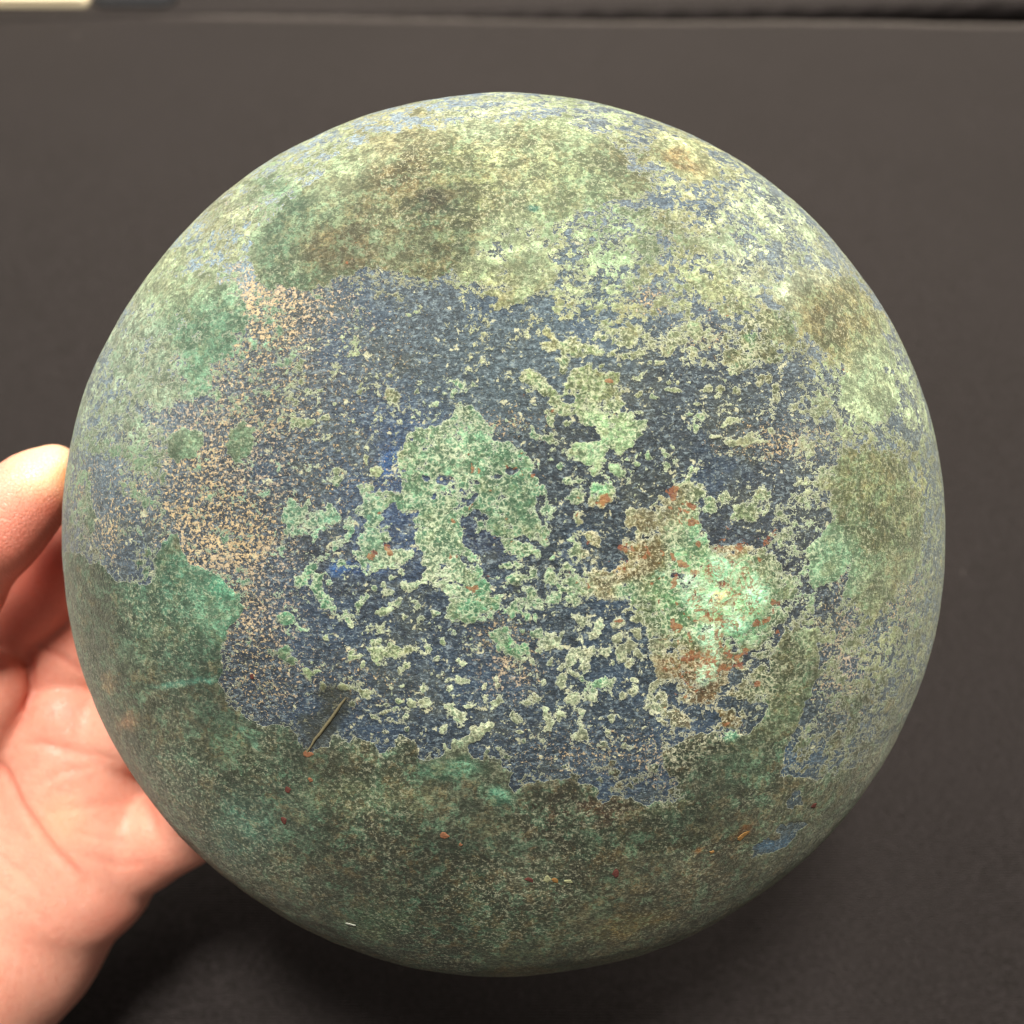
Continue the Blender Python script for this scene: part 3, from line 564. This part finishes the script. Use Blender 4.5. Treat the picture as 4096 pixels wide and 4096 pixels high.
for (x, y, a, b, g, c) in [(735,870,14,26,20,(44,76,118)),(752,860,12,16,0,(54,82,114)),(705,1070,50,12,0,(42,64,98)),(640,1075,20,10,0,(46,78,120)),(850,480,40,20,-30,(88,112,150)),
    (640,355,30,16,-50,(130,150,175)),(1450,1590,50,20,0,(56,84,104)),(1490,1430,80,30,0,(48,68,84)),(930,1020,60,40,0,(36,48,66))]:
    put(base_rgb, blobw(x, y, a, b, g, .6), lin(c))
# ochre earth
for (x, y, a, b, v) in [(530,600,140,110,.60),(500,640,60,50,.62),(580,680,90,60,.56),(450,850,170,190,.40),(480,1150,120,100,.36),(480,560,60,30,.7),(440,740,120,60,.42),(400,860,110,70,.50),(400,960,90,70,.60),(470,930,90,80,.46),(430,1050,70,40,.60),(490,1170,50,40,.50),(640,1290,150,60,.30),(500,1280,60,60,.40),
    (440,400,60,24,.6),(560,620,40,30,.6),(700,700,120,100,.26),(960,1260,60,60,.46),(930,1190,50,30,.40),(1100,1420,120,50,.34),(1250,1440,60,50,.42),(1480,830,110,36,.48),(1590,1250,50,110,.52),(1700,1120,40,120,.46),(1620,1100,30,30,.5),
    (1230,570,45,26,.54),(950,800,70,24,.42),(1330,640,50,30,.42),(600,450,50,20,.3),(270,900,60,60,.4),(200,1010,30,50,.5),(160,940,20,80,.45),(1300,450,90,30,.3),(1150,480,60,20,.3),(800,900,80,60,.24),(620,900,90,60,.3)]:
    put('ochre', blobw(x, y, a*1.15, b*1.15, 0, .95), v*.86)
# cuprite red
for (x, y, a, b, v) in [(1210,1035,46,44,.52),(1290,970,30,24,.55),(1330,1225,110,40,.46),(1300,1275,50,40,.66),(1375,1245,36,26,.70),(1280,1185,20,14,.9),(1280,1080,16,26,.6),(1400,1020,70,24,.44),(1455,1150,22,18,.8),(1430,1190,40,20,.55),
    (1160,1070,24,20,.6),(960,880,90,30,.24),(930,960,110,90,.22),(730,1028,10,7,1.0),(700,1040,10,8,.9),(1140,940,8,14,1.0),(1115,980,10,10,.6),(1100,1095,30,30,.36),(900,1120,40,40,.34),(1340,1130,110,80,.34),(1250,1330,40,40,.4),
    (1425,1297,9,8,.95),(1380,1360,40,14,.5),(1270,930,10,10,.9),(1600,700,16,8,.5),(640,470,120,60,.22),(1080,1530,80,20,.3),(1370,585,30,16,.5),(1385,560,20,12,.5)]:
    put('red', blobw(x, y, a, b, 0, .6), v if v > .85 else v*.74)
# dark stains
for (x, y, a, b, g, v) in [(620,1362,20,72,38,1.0),(628,1312,32,18,0,.9),(590,1366,26,16,0,.8),(975,1112,9,10,0,.8),(830,375,70,24,-15,.5),(470,430,16,8,0,.2),(610,1440,90,30,10,.45),(560,1400,60,20,40,.5),(1250,1560,160,30,-5,.40),(1060,1500,70,24,10,.45),(1360,1470,60,60,0,.35),
    (190,1180,30,70,10,.4),(390,1330,70,40,40,.35),(720,1640,160,60,0,.3),(900,1600,120,40,0,.3),(1150,1640,120,30,0,.3),(1400,1560,30,30,-40,.5),(790,700,40,16,0,.2),(1215,1130,24,10,40,.4)]:
    put('stain', blobw(x, y, a, b, g, .45), v)
# lumps of malachite, mm
for (x, y, a, b, v) in [(1340,1120,130,120,.9),(1300,1095,24,24,1.3),(1390,1065,34,28,.9),(1430,1110,34,36,.8),(1365,1150,40,34,.8),(1410,1165,26,24,.8),(1335,1215,24,26,.9),(1335,1262,22,26,1.1),(1260,1080,26,20,.6),(1290,1125,30,20,.5),(1150,935,24,30,.6)]:
    sl, wg = blobw(x, y, a, b, 0, .7); F_['lump'][sl] += wg*v*.22
for bl in [(1340,380,75,60),(1580,270,80,65),(1840,450,60,75),(1680,700,90,45),(1500,760,70,60),(1530,920,30,60),(1480,1040,60,70),(1470,500,90,60)]:
    x, y, a, b, g = tb_(T4, bl); sl, wg = blobw(x, y, a*1.2, b*1.2, g, .8); F_['lump'][sl] += wg*.22
for off, bl, v in [(T1, b, 1.0) for b in [(1490,605,20,12),(1490,740,12,22),(1555,750,12,14),(1220,630,12,10),(1755,685,10,10),(1800,688,10,10),(885,1305,25,30),(1395,1105,15,8),(1395,1340,15,20),(1345,1340,10,18),(1500,1570,40,20),(835,1030,12,8)]] + \
    [(T2, b, 1.0) for b in [(180,1065,10,12),(1180,1760,20,20),(1135,1780,18,22),(1165,1880,35,18),(985,1640,14,16),(995,1775,15,15),(490,1745,14,14),(40,1560,25,12),(340,1720,15,10),(550,870,30,20),(360,1845,10,18),(520,1690,14,18)]] + \
    [(T4, b, .95) for b in [(1340,255,55,12,20),(1390,300,28,10,60),(1260,380,12,45,15),(1270,710,52,25,10),(1230,670,14,24),(830,680,30,12),(545,400,20,14),(605,170,22,14),(625,70,20,12),(930,120,30,25),(870,120,22,22),(1770,890,15,15),(1400,110,20,40),(1040,170,25,10),(1500,580,60,10,40),(1730,480,25,10),(1830,660,30,30),(1310,1210,15,35),(1100,390,15,12),(1165,370,40,8,-20),(1320,600,60,10,40),(1270,210,14,30,-40),(320,50,10,12),(1440,650,40,10),(1560,740,14,40)]] + \
    [(T4, b, .52) for b in [(1400,860,70,45),(1330,1000,90,60),(1650,900,90,60),(1880,640,50,50),(1620,130,150,30)]]:
    x, y, a, b, g = tb_(off, bl); put('red', blobw(x, y, a*.85+1, b*.85+1, g, .6), v*.92)
ring = np.sin(np.hypot(GX-1365, (GY-1120)*1.1)/5.5)*np.exp(-((GX-1365)**2+(GY-1120)**2)/(2*60**2))
F_['lump'] += .10*ring
F_['red'] += .26*np.clip(-ring*1.6, 0, 1)
#PAINT-END

def sample(A, u, v):
    """u, v in 1024 units"""
    x = np.clip(u*1932/1024/2-.5, 0, G-1.001); y = np.clip(v*1932/1024/2-.5, 0, G-1.001)
    i = x.astype(int); j = y.astype(int); fx = x-i; fy = y-j
    if A.ndim == 3: fx = fx[:, None]; fy = fy[:, None]
    return (A[j, i]*(1-fx)+A[j, i+1]*fx)*(1-fy)+(A[j+1, i]*(1-fx)+A[j+1, i+1]*fx)*fy

N = 820
X, Y = disc_grid(N)
rr = np.hypot(X, Y)
Z = profile(rr)
L = np.c_[X*R, Y*R, Z]                             # local frame of the bowl (z = axis)
Pw = ctr + L[:, :1]*bx + L[:, 1:2]*by + L[:, 2:]*ax
u, v, _ = project(Pw)
# outside normal, analytic by finite difference
dr = 1e-3; sl = (profile(rr+dr/2)-profile(np.maximum(rr-dr/2, 0)))/(dr*R); sl = np.clip(sl, -30, 0)
nr = -sl/np.sqrt(1+sl*sl); nz = 1/np.sqrt(1+sl*sl)
ca = X/(rr+1e-9); sa = Y/(rr+1e-9)
Nl = np.c_[nr*ca, nr*sa, nz]
disp = sample(F_['lump'], u, v)*1e-3
disp += .00045*fbm(L, 55, 5, 4) + .0008*fbm(L, 16, 9, 3)
disp += .00022*sample(F_['crust'], u, v)*np.clip(1-rr**4, 0, 1)
disp *= np.clip((1-rr)*14, .6, 1)
L2 = L + Nl*disp[:, None]
# small dents
idx = np.arange(N*N).reshape(N, N)
Fo = np.stack([idx[:-1, :-1], idx[:-1, 1:], idx[1:, 1:], idx[1:, :-1]], -1).reshape(-1, 4)
# wall below the widest ring, lip and inside of the bowl
edge = np.r_[idx[0, :-1], idx[:-1, -1], idx[-1, :0:-1], idx[:0:-1, 0]]
verts = [L2]; faces = [Fo]
prev = edge; base_n = len(L2)
ang = np.arctan2(L2[edge, 1], L2[edge, 0]); ne = len(edge)
def ringv(rad, z): return np.c_[np.cos(ang)*rad, np.sin(ang)*rad, np.full(ne, z)]
rings = [(R*.9995, -.004), (R*.997, -.009), (R*.992, -.0135), (R*.985, -.016), (R*.972, -.0165), (R*.966, -.0155), (R*.972, -.009), (R*.975, 0)]
for q in (.96, .9, .8, .65, .45, .2, .02): rings.append((R*q*.975, float(profile(q))-.0035 - .0*q))
for (a, b) in rings:
    verts.append(ringv(a, b)); cur = base_n+np.arange(ne)
    faces.append(np.stack([prev, np.roll(prev, -1), np.roll(cur, -1), cur], -1)); prev = cur; base_n += ne
VV = np.concatenate(verts); FF = np.concatenate(faces)
Mw = np.eye(4)
bowl = empty('bronze_bowl', 'round ancient bronze bowl held bottom up, crusted with green and blue patina', 'bowl')
from mathutils import Matrix
bowl.matrix_world = Matrix([[bx[0], by[0], ax[0], ctr[0]], [bx[1], by[1], ax[1], ctr[1]], [bx[2], by[2], ax[2], ctr[2]], [0, 0, 0, 1]])
body = mesh_obj('bowl_body', VV, FF, M_bronze, bowl)
me = body.data
# orientation check: the first quad must face outwards
Wv = ctr + VV[:, :1]*bx + VV[:, 1:2]*by + VV[:, 2:]*ax
uu, vv, _ = project(Wv)
for k in ('crust', 'ochre', 'red', 'stain', 'web', 'knob'):
    a = me.attributes.new(k, 'FLOAT', 'POINT'); a.data.foreach_set('value', sample(F_[k], uu, vv).astype(np.float32))
for k, A in (('crust_colour', crust_rgb), ('base_colour', base_rgb)):
    a = me.attributes.new(k, 'FLOAT_COLOR', 'POINT')
    c = np.ones((len(VV), 4), np.float32); c[:, :3] = sample(A, uu, vv); a.data.foreach_set('color', c.ravel())

def on_bowl(x, y, lift=0.0):
    """local point and normal on the outside of the bowl seen at (x, y) of the 1932 sheet"""
    U, V = x*1024/1932, y*1024/1932
    k = np.argmin((u-U)**2+(v-V)**2)
    return L2[k]+Nl[k]*lift, Nl[k]

def flake(name, x, y, a, b, turn, h, mat, label=None, n=9):
    """a thin ragged chip lying on the patina"""
    c, nn = on_bowl(x, y); s = .24e-3*1024/1932*1.0
    t1 = np.cross(nn, [0, 1, 0]); t1 /= np.linalg.norm(t1); t2 = np.cross(nn, t1)
    t1 = -t1; 
    th = np.radians(turn); d1 = t1*math.cos(th)+t2*math.sin(th); d2 = -t1*math.sin(th)+t2*math.cos(th)
    vs = []; 
    rad = [random.uniform(.55, 1.2) for _ in range(n)]
    for z, k in ((-.0003, 1.05), (h*.6, 1.0), (h, .7)):
        for i in range(n):
            q = 2*math.pi*i/n
            vs.append(c+d1*math.cos(q)*a*s*rad[i]*k+d2*math.sin(q)*b*s*rad[i]*k+nn*z)
    vs.append(c+nn*h*1.05)
    fs = []
    for l in range(2):
        for i in range(n): fs.append((l*n+i, l*n+(i+1) % n, (l+1)*n+(i+1) % n, (l+1)*n+i))
    for i in range(0, n): fs.append((2*n+i, 2*n+(i+1) % n, 3*n, 3*n))
    me = bpy.data.meshes.new(name)
    me.from_pydata([tuple(p) for p in vs], [], [f if f[2] != f[3] else f[:3] for f in fs]); me.materials.append(mat)
    o = bpy.data.objects.new(name, me); COL.objects.link(o); o.parent = bowl
    if label: o['label'] = label
    return o
mr = simple('cuprite_red', (80, 46, 40), .8, .2, 1500, .6); mo = simple('rust_orange', (112, 76, 54), .8, .2, 1500, .6); mp = simple('pale_chip', (150, 152, 140), .8, .2, 1500, .5); mb = simple('brown_chip', (116, 86, 48), .8, .2, 1500, .5); mc = simple('cream_chip', (128, 130, 98), .8, .2, 1500, .5)
for (x, y, a, b, g, m, lb) in [(537,1547,9,10,0,mr,'dark red chip'),(543,1490,9,8,20,mr,'dark red chip'),(583,1421,11,8,0,mo,'rust chip at the end of the root'),(588,1470,6,6,0,mo,'orange chip'),(839,1574,11,8,15,mo,'salmon chip'),
    (998,1660,12,7,20,mr,'dark red chip'),(1032,1658,9,12,0,mc,'cream chip'),(1048,1660,8,9,0,mb,'brown chip'),(1075,1662,11,5,10,mc,'cream chip'),(1162,1644,8,12,10,mr,'dark red chip'),(661,1741,16,5,20,mp,'white chip near the rim'),
    (1401,1573,22,9,-35,mb,'tan chip'),(1342,1606,6,5,0,mb,'brown chip'),(1535,1520,9,8,0,mr,'red chip'),(870,1592,5,5,0,mo,'orange chip'),(476,1275,5,6,0,mr,'red chip')]:
    flake('patina_chip', x, y, a*.75, b*.75, g, .00016, m, lb)

# thin root stuck on the patina, a ridge from (655,1312) to (580,1415)
mroot = simple('dry_root', (92, 86, 64), .8, .3, 1600, .5)
path = [(655-75*i/9, 1314+102*i/9) for i in range(10)]
vs = []; fs = []; kk = 8
for i, (x, y) in enumerate(path):
    c, nn = on_bowl(x+random.uniform(-.8, .8), y, .00012)
    c0, _ = on_bowl(*path[max(i-1, 0)]); c1, _ = on_bowl(*path[min(i+1, len(path)-1)])
    d = c1-c0; d /= np.linalg.norm(d); sd = np.cross(nn, d)
    r_ = .00036*(1-.4*abs(i/4.5-1))*random.uniform(.8, 1.2)
    for k in range(kk):
        q = 2*math.pi*k/kk; vs.append(tuple(c+sd*math.cos(q)*r_+nn*math.sin(q)*r_))
for i in range(len(path)-1):
    for k in range(kk): fs.append((i*kk+k, i*kk+(k+1) % kk, (i+1)*kk+(k+1) % kk, (i+1)*kk+k))
mesh_obj('root_fragment', vs, fs, mroot, bowl)['label'] = 'thin dry root stuck in a dark stain'

# ------------------------------------------------------------------ hand
def P3(u, v, d): return px(u, v, d)
caps = []       # (p1, r1, p2, r2) in metres, radii given in picture units at that depth
def cap(a, ra, b, rb): caps.append((P3(*a), ra*a[2]/1024, P3(*b), rb*b[2]/1024))
def chain(pts):
    for (a, ra), (b, rb) in zip(pts, pts[1:]): cap(a, ra, b, rb)
GROUPS = []
def group(k): 
    global caps
    GROUPS.append((caps, k)); caps = []
# palm
chain([((-330,1500,.240),105), ((-140,1180,.282),108), ((-62,1000,.305),94), ((0,880,.312),85)])
chain([((-56,1000,.315),94), ((40,830,.31),70), ((80,800,.308),62)])
cap((88,832,.300), 50, (70,775,.300), 54)
cap((104,872,.305), 50, (124,850,.305), 46)
cap((64,886,.306), 72, (28,950,.310), 62)
cap((28,950,.308), 62, (-20,990,.302), 68)
cap((-60,760,.31), 70, (0,830,.31), 70)
cap((66,716,.300), 42, (24,724,.302), 44)
group(.004)
# heel of the hand, its edge lies over the palm
chain([((-230,1250,.262),100), ((-70,1010,.288),86), ((-66,880,.298),75), ((-86,800,.300),60)])
group(.008)
# lobe left of the palm
cap((-40,700,.290), 56, (-14,684,.288), 38)
cap((-60,800,.30), 60, (-30,720,.29), 42)
group(.003)
# index, middle, ring, little reach behind the rim into the bowl
chain([((-60,730,.312),48), ((0,650,.302),38), ((90,552,.288),34), ((200,480,.280),33), ((300,470,.262),30), ((350,490,.250),26)])
group(.001)
chain([((-10,770,.312),44), ((66,664,.304),36), ((130,612,.296),36), ((250,560,.286),34), ((360,560,.265),31), ((410,580,.252),26)])
group(.001)
chain([((20,800,.310),46), ((110,735,.303),38), ((180,700,.296),37), ((290,660,.286),34), ((380,650,.266),30), ((430,660,.254),25)])
group(.002)
chain([((70,860,.310),46), ((140,845,.304),40), ((185,825,.299),33), ((280,780,.290),29), ((350,760,.272),26), ((400,755,.262),22)])
group(.002)
# thumb
chain([((-180,830,.290),66), ((-120,700,.276),54), ((-52,592,.266),42), ((-2,530,.261),36), ((26,498,.2605),29), ((45,479,.2605),21), ((59,463,.2605),11)])
group(.002)

def seg(Pn, a, ra, b, rb):
    ab = b-a; t_ = np.clip(((Pn-a) @ ab)/(ab @ ab), 0, 1)
    return np.linalg.norm(Pn-a-t_[:, None]*ab, axis=1)-(ra+(rb-ra)*t_)
def smin(a, b, k):
    h = np.clip(.5+.5*(b-a)/k, 0, 1); return b*(1-h)+a*h-k*h*(1-h)
def hand_sdf(Pn):
    D = None
    for cs, k in GROUPS:
        g = None
        for c in cs:
            s = seg(Pn, *c); g = s if g is None else smin(g, s, .010)
        D = g if D is None else smin(D, g, k)
    return D
allp = np.array([q for cs, _ in GROUPS for c in cs for q in (c[0], c[2])])
Q0 = allp - CAM; coords = np.c_[Q0 @ RT, Q0 @ UP, Q0 @ FW]
lo = np.array([-.16, -.25, .225]); hi = np.array([.0, .02, .36])
h = .0012
nx, ny, nz = ((hi-lo)/h).astype(int)
gxx, gyy, gzz = np.meshgrid(lo[0]+h*np.arange(nx), lo[1]+h*np.arange(ny), lo[2]+h*np.arange(nz), indexing='ij')
PG = CAM + gxx.ravel()[:, None]*RT + gyy.ravel()[:, None]*UP + gzz.ravel()[:, None]*FW
D = hand_sdf(PG).astype(np.float32).reshape(nx, ny, nz)
# surface nets
def surface_nets(D, lo, h):
    nx, ny, nz = D.shape
    s = D < 0
    acc = np.zeros((nx-1, ny-1, nz-1, 3), np.float32); cnt = np.zeros((nx-1, ny-1, nz-1), np.float32)
    for axis in range(3):
        for o1 in (0, 1):
            for o2 in (0, 1):
                sl0 = [slice(0, n-1) for n in D.shape]; others = [a for a in range(3) if a != axis]
                sl0[others[0]] = slice(o1, D.shape[others[0]]-1+o1); sl0[others[1]] = slice(o2, D.shape[others[1]]-1+o2)
                sl1 = list(sl0); sl1[axis] = slice(1, D.shape[axis])
                a = D[tuple(sl0)]; b = D[tuple(sl1)]
                cr = (a < 0) != (b < 0)
                t_ = np.where(cr, a/np.where(cr, a-b, 1), 0)
                off = np.zeros(3); off[others[0]] = o1; off[others[1]] = o2
                for k in range(3):
                    acc[..., k] += np.where(cr, t_ if k == axis else off[k], 0)
                cnt += cr
    act = cnt > 0
    vid = np.full(act.shape, -1, np.int64); vid[act] = np.arange(act.sum())
    ii = np.argwhere(act)
    V = (ii + acc[act]/cnt[act][:, None])*h + lo
    faces = []
    for axis in range(3):
        a_ = [slice(1, n-1) for n in D.shape]; a_[axis] = slice(0, D.shape[axis]-1)
        b_ = list(a_); b_[axis] = slice(1, D.shape[axis])
        A = s[tuple(a_)]; B = s[tuple(b_)]
        cr = np.argwhere(A != B); flip = A[tuple(cr.T)]
        base = cr.copy()
        o = [a for a in range(3) if a != axis]
        base[:, o[0]] += 1; base[:, o[1]] += 1
        q = []
        for d1, d2 in ((-1, -1), (0, -1), (0, 0), (-1, 0)):
            c = base.copy(); c[:, o[0]] += d1; c[:, o[1]] += d2
            q.append(vid[tuple(c.T)])
        q = np.stack(q, -1)
        if axis == 1: flip = ~flip
        q[~flip] = q[~flip][:, ::-1]
        faces.append(q)
    Fq = np.concatenate(faces)
    return V, Fq[(Fq >= 0).all(1)]
HV, HF = surface_nets(D, lo, h)
HW = CAM + HV[:, :1]*RT + HV[:, 1:2]*UP + HV[:, 2:]*FW
# skin folds pressed into the side that faces up
e = 2e-4
d0 = hand_sdf(HW)
Nh = np.stack([hand_sdf(HW+np.eye(3)[k]*e)-d0 for k in range(3)], -1); Nh /= np.linalg.norm(Nh, axis=1)[:, None]+1e-12
HW = HW - Nh*d0[:, None]*.9
hu, hv, hd = project(HW)
facing = np.clip(-(Nh @ FW)*2+.4, 0, 1)
def crease(pts, width, depth):
    dm = np.full(len(hu), 1e9); ts = np.zeros(len(hu))
    p = np.array(pts, float); nseg = len(p)-1; si = 0
    for a, b in zip(p[:-1], p[1:]):
        ab = b-a; t_ = np.clip(((hu-a[0])*ab[0]+(hv-a[1])*ab[1])/(ab @ ab), 0, 1)
        dn = np.hypot(hu-a[0]-t_*ab[0], hv-a[1]-t_*ab[1]); ts = np.where(dn < dm, (si+t_)/nseg, ts); dm = np.minimum(dm, dn); si += 1
    tp = np.clip((1-ts)*3.5, 0, 1)*(np.clip(ts*4, 0, 1) if pts[0][0] > 0 else 1)
    return depth*np.exp(-(dm/width)**2)*facing*tp
cr = np.zeros(len(hu))
for (pts, w_, dp) in [([(-10,752),(6,775),(21,807),(52,850),(83,879),(98,902)], 4, .0014),
    ([(29,640),(31,660),(30,690),(25,718),(8,745)], 4, .0012),
    ([(33,641),(62,658),(90,678)], 3, .0008),
    ([(20,741),(50,745),(83,753),(124,762)], 4, .0008), ([(30,790),(60,772),(110,764)], 3, .0004),
    ([(50,812),(90,806),(150,800)], 3, .0004), ([(60,830),(100,838),(150,846)], 3, .0003),
    ([(147,790),(152,815),(156,840)], 5, .0010), ([(60,850),(120,866),(150,862)], 3, .0004),
    ([(-10,880),(30,905),(70,950)], 3, .0003), ([(-10,930),(30,960),(60,1010)], 3, .0003), ([(-10,850),(20,870),(50,900)], 3, .0004),
    ([(40,800),(56,815),(70,840)], 2.5, .0003), ([(45,770),(58,790),(75,800)], 2.5, .0003)]:
    cr += crease(pts, w_, dp)
HW = HW - Nh*cr[:, None]
person = empty('person', 'left hand with palm up, its thumb gripping the edge of the bowl', 'person', tuple(px(-40, 900, .31)))
org = np.array(person.location)
hand = mesh_obj('hand', HW-org, HF, M_skin, person)
fl_ = np.clip(cr*260, 0, .7)
def bl(u0, v0, r_, k): return k*np.exp(-((hu-u0)**2+(hv-v0)**2)/(r_*r_))
fl_ = fl_+bl(55,502,22,.55)+bl(20,560,60,.30)+bl(60,560,50,.35)+bl(60,600,60,.25)+bl(10,650,60,.25)+bl(20,720,30,.2)+bl(120,930,30,.25)+bl(150,860,30,.2)  # pink thumb pad, plus shade in creases and between fingers painted red
a = hand.data.attributes.new('flush_shade', 'FLOAT', 'POINT'); a.data.foreach_set('value', np.clip(fl_, 0, 1).astype(np.float32))
pl_ = bl(40,470,26,.6)+bl(60,460,22,.6)+bl(62,820,26,.25)  # bright thumb tip and shiny palm spot, painted as paler skin
a = hand.data.attributes.new('pale', 'FLOAT', 'POINT'); a.data.foreach_set('value', np.clip(pl_, 0, .9).astype(np.float32))

glow_ = np.clip(bl(72,478,13,.8)+bl(73,500,10,.5), 0, .8)  # painted glow along the thumb tip's right edge
a = hand.data.attributes.new('tip_glow', 'FLOAT', 'POINT'); a.data.foreach_set('value', glow_.astype(np.float32))
# nail on the back of the thumb, seen edge on
q0, q1 = P3(6, 523, .261), P3(50, 474, .2605)
aa = (q1-q0)/np.linalg.norm(q1-q0); nb = -RT*.70+UP*.58+FW*.28; nb -= aa*(nb @ aa); nb /= np.linalg.norm(nb); bb = np.cross(aa, nb)
vs = []; fs = []; ns, nt_ = 9, 11
for lay in (0, 1):
    for i in range(ns):
        s_ = .25+.80*i/(ns-1)
        for j in range(nt_):
            th = math.radians(-52+104*j/(nt_-1))*(1-.25*abs(2*i/(ns-1)-1)**3)
            r_ = (36+(21-36)*s_)*.261/1024+.0002+.0006*lay
            vs.append(tuple(q0+(q1-q0)*s_+(nb*math.cos(th)+bb*math.sin(th))*r_-org))
for lay in (0, 1):
    for i in range(ns-1):
        for j in range(nt_-1):
            k = lay*ns*nt_+i*nt_+j; f_ = (k, k+1, k+nt_+1, k+nt_)
            fs.append(f_ if lay else f_[::-1])
m_ = ns*nt_
bd = [j for j in range(nt_)]+[i*nt_+nt_-1 for i in range(1, ns)]+[(ns-1)*nt_+j for j in range(nt_-2, -1, -1)]+[i*nt_ for i in range(ns-2, 0, -1)]
for k in range(len(bd)):
    u0, u1 = bd[k], bd[(k+1) % len(bd)]; fs.append((u0, u1, u1+m_, u0+m_))
mesh_obj('thumbnail', vs, fs, simple('fingernail', (236, 178, 160), .25, .5, 200, .04), person)

# ------------------------------------------------------------------ far things on the second table's left
def rounded_box(name, cx, cy, z0, sx, sy, sz, r_, mat, parent):
    """box with rounded upright corners and a softened top edge"""
    n = 6; ring = []
    for qx, qy, a0 in ((1, 1, 0), (-1, 1, 90), (-1, -1, 180), (1, -1, 270)):
        for i in range(n+1):
            q = math.radians(a0+90*i/n); ring.append((qx*(sx/2-r_)+r_*math.cos(q), qy*(sy/2-r_)+r_*math.sin(q)))
    ring = np.array(ring); m = len(ring); vs = []; e_ = min(r_, sz)*.35
    for z, k in ((0, 0), (sz-e_, 0), (sz-e_*.3, e_*.4), (sz, e_)):
        sc_ = 1-k/np.array([sx/2, sy/2]); vs += [(cx+x*sc_[0], cy+y*sc_[1], z0+z) for x, y in ring]
    fs = [(l*m+i, l*m+(i+1) % m, (l+1)*m+(i+1) % m, (l+1)*m+i) for l in range(3) for i in range(m)]
    fs += [tuple(range(3*m, 4*m)), tuple(reversed(range(m)))]
    me = bpy.data.meshes.new(name); me.from_pydata(vs, [], fs); me.materials.append(mat)
    o = bpy.data.objects.new(name, me); COL.objects.link(o); o.parent = parent
    return o
p0 = table_pt(88, 12.3)
bt = empty('paper_stack', 'cream sheets of paper lying at the far left beyond the black cloth', 'paper', (p0[0]-.15, p0[1]+.11, 0))
mcream = simple('cream_paper', (252, 236, 200), .8, .3, 60, .04)
for k in range(4): rounded_box('sheet', random.uniform(-.001, .001), random.uniform(0, .001), .001+.0016*k, .297, .21, .0014, .003, mcream, bt)
p0 = table_pt(100, 9.5); p1 = table_pt(166, 9.5)
bt = empty('flat_pouch', 'dark blue flat pouch with a black edge, beside the cream paper', 'pouch', ((p0[0]+p1[0])/2, p0[1]+.08, 0))
rounded_box('pouch_edge', 0, 0, .001, p1[0]-p0[0]+.012, .160, .003, .010, simple('black_rubber', (22, 22, 24)), bt)
rounded_box('pouch_body', .004, .006, .0042, p1[0]-p0[0]-.004, .140, .004, .010, simple('navy_nylon', (24, 60, 132)), bt)
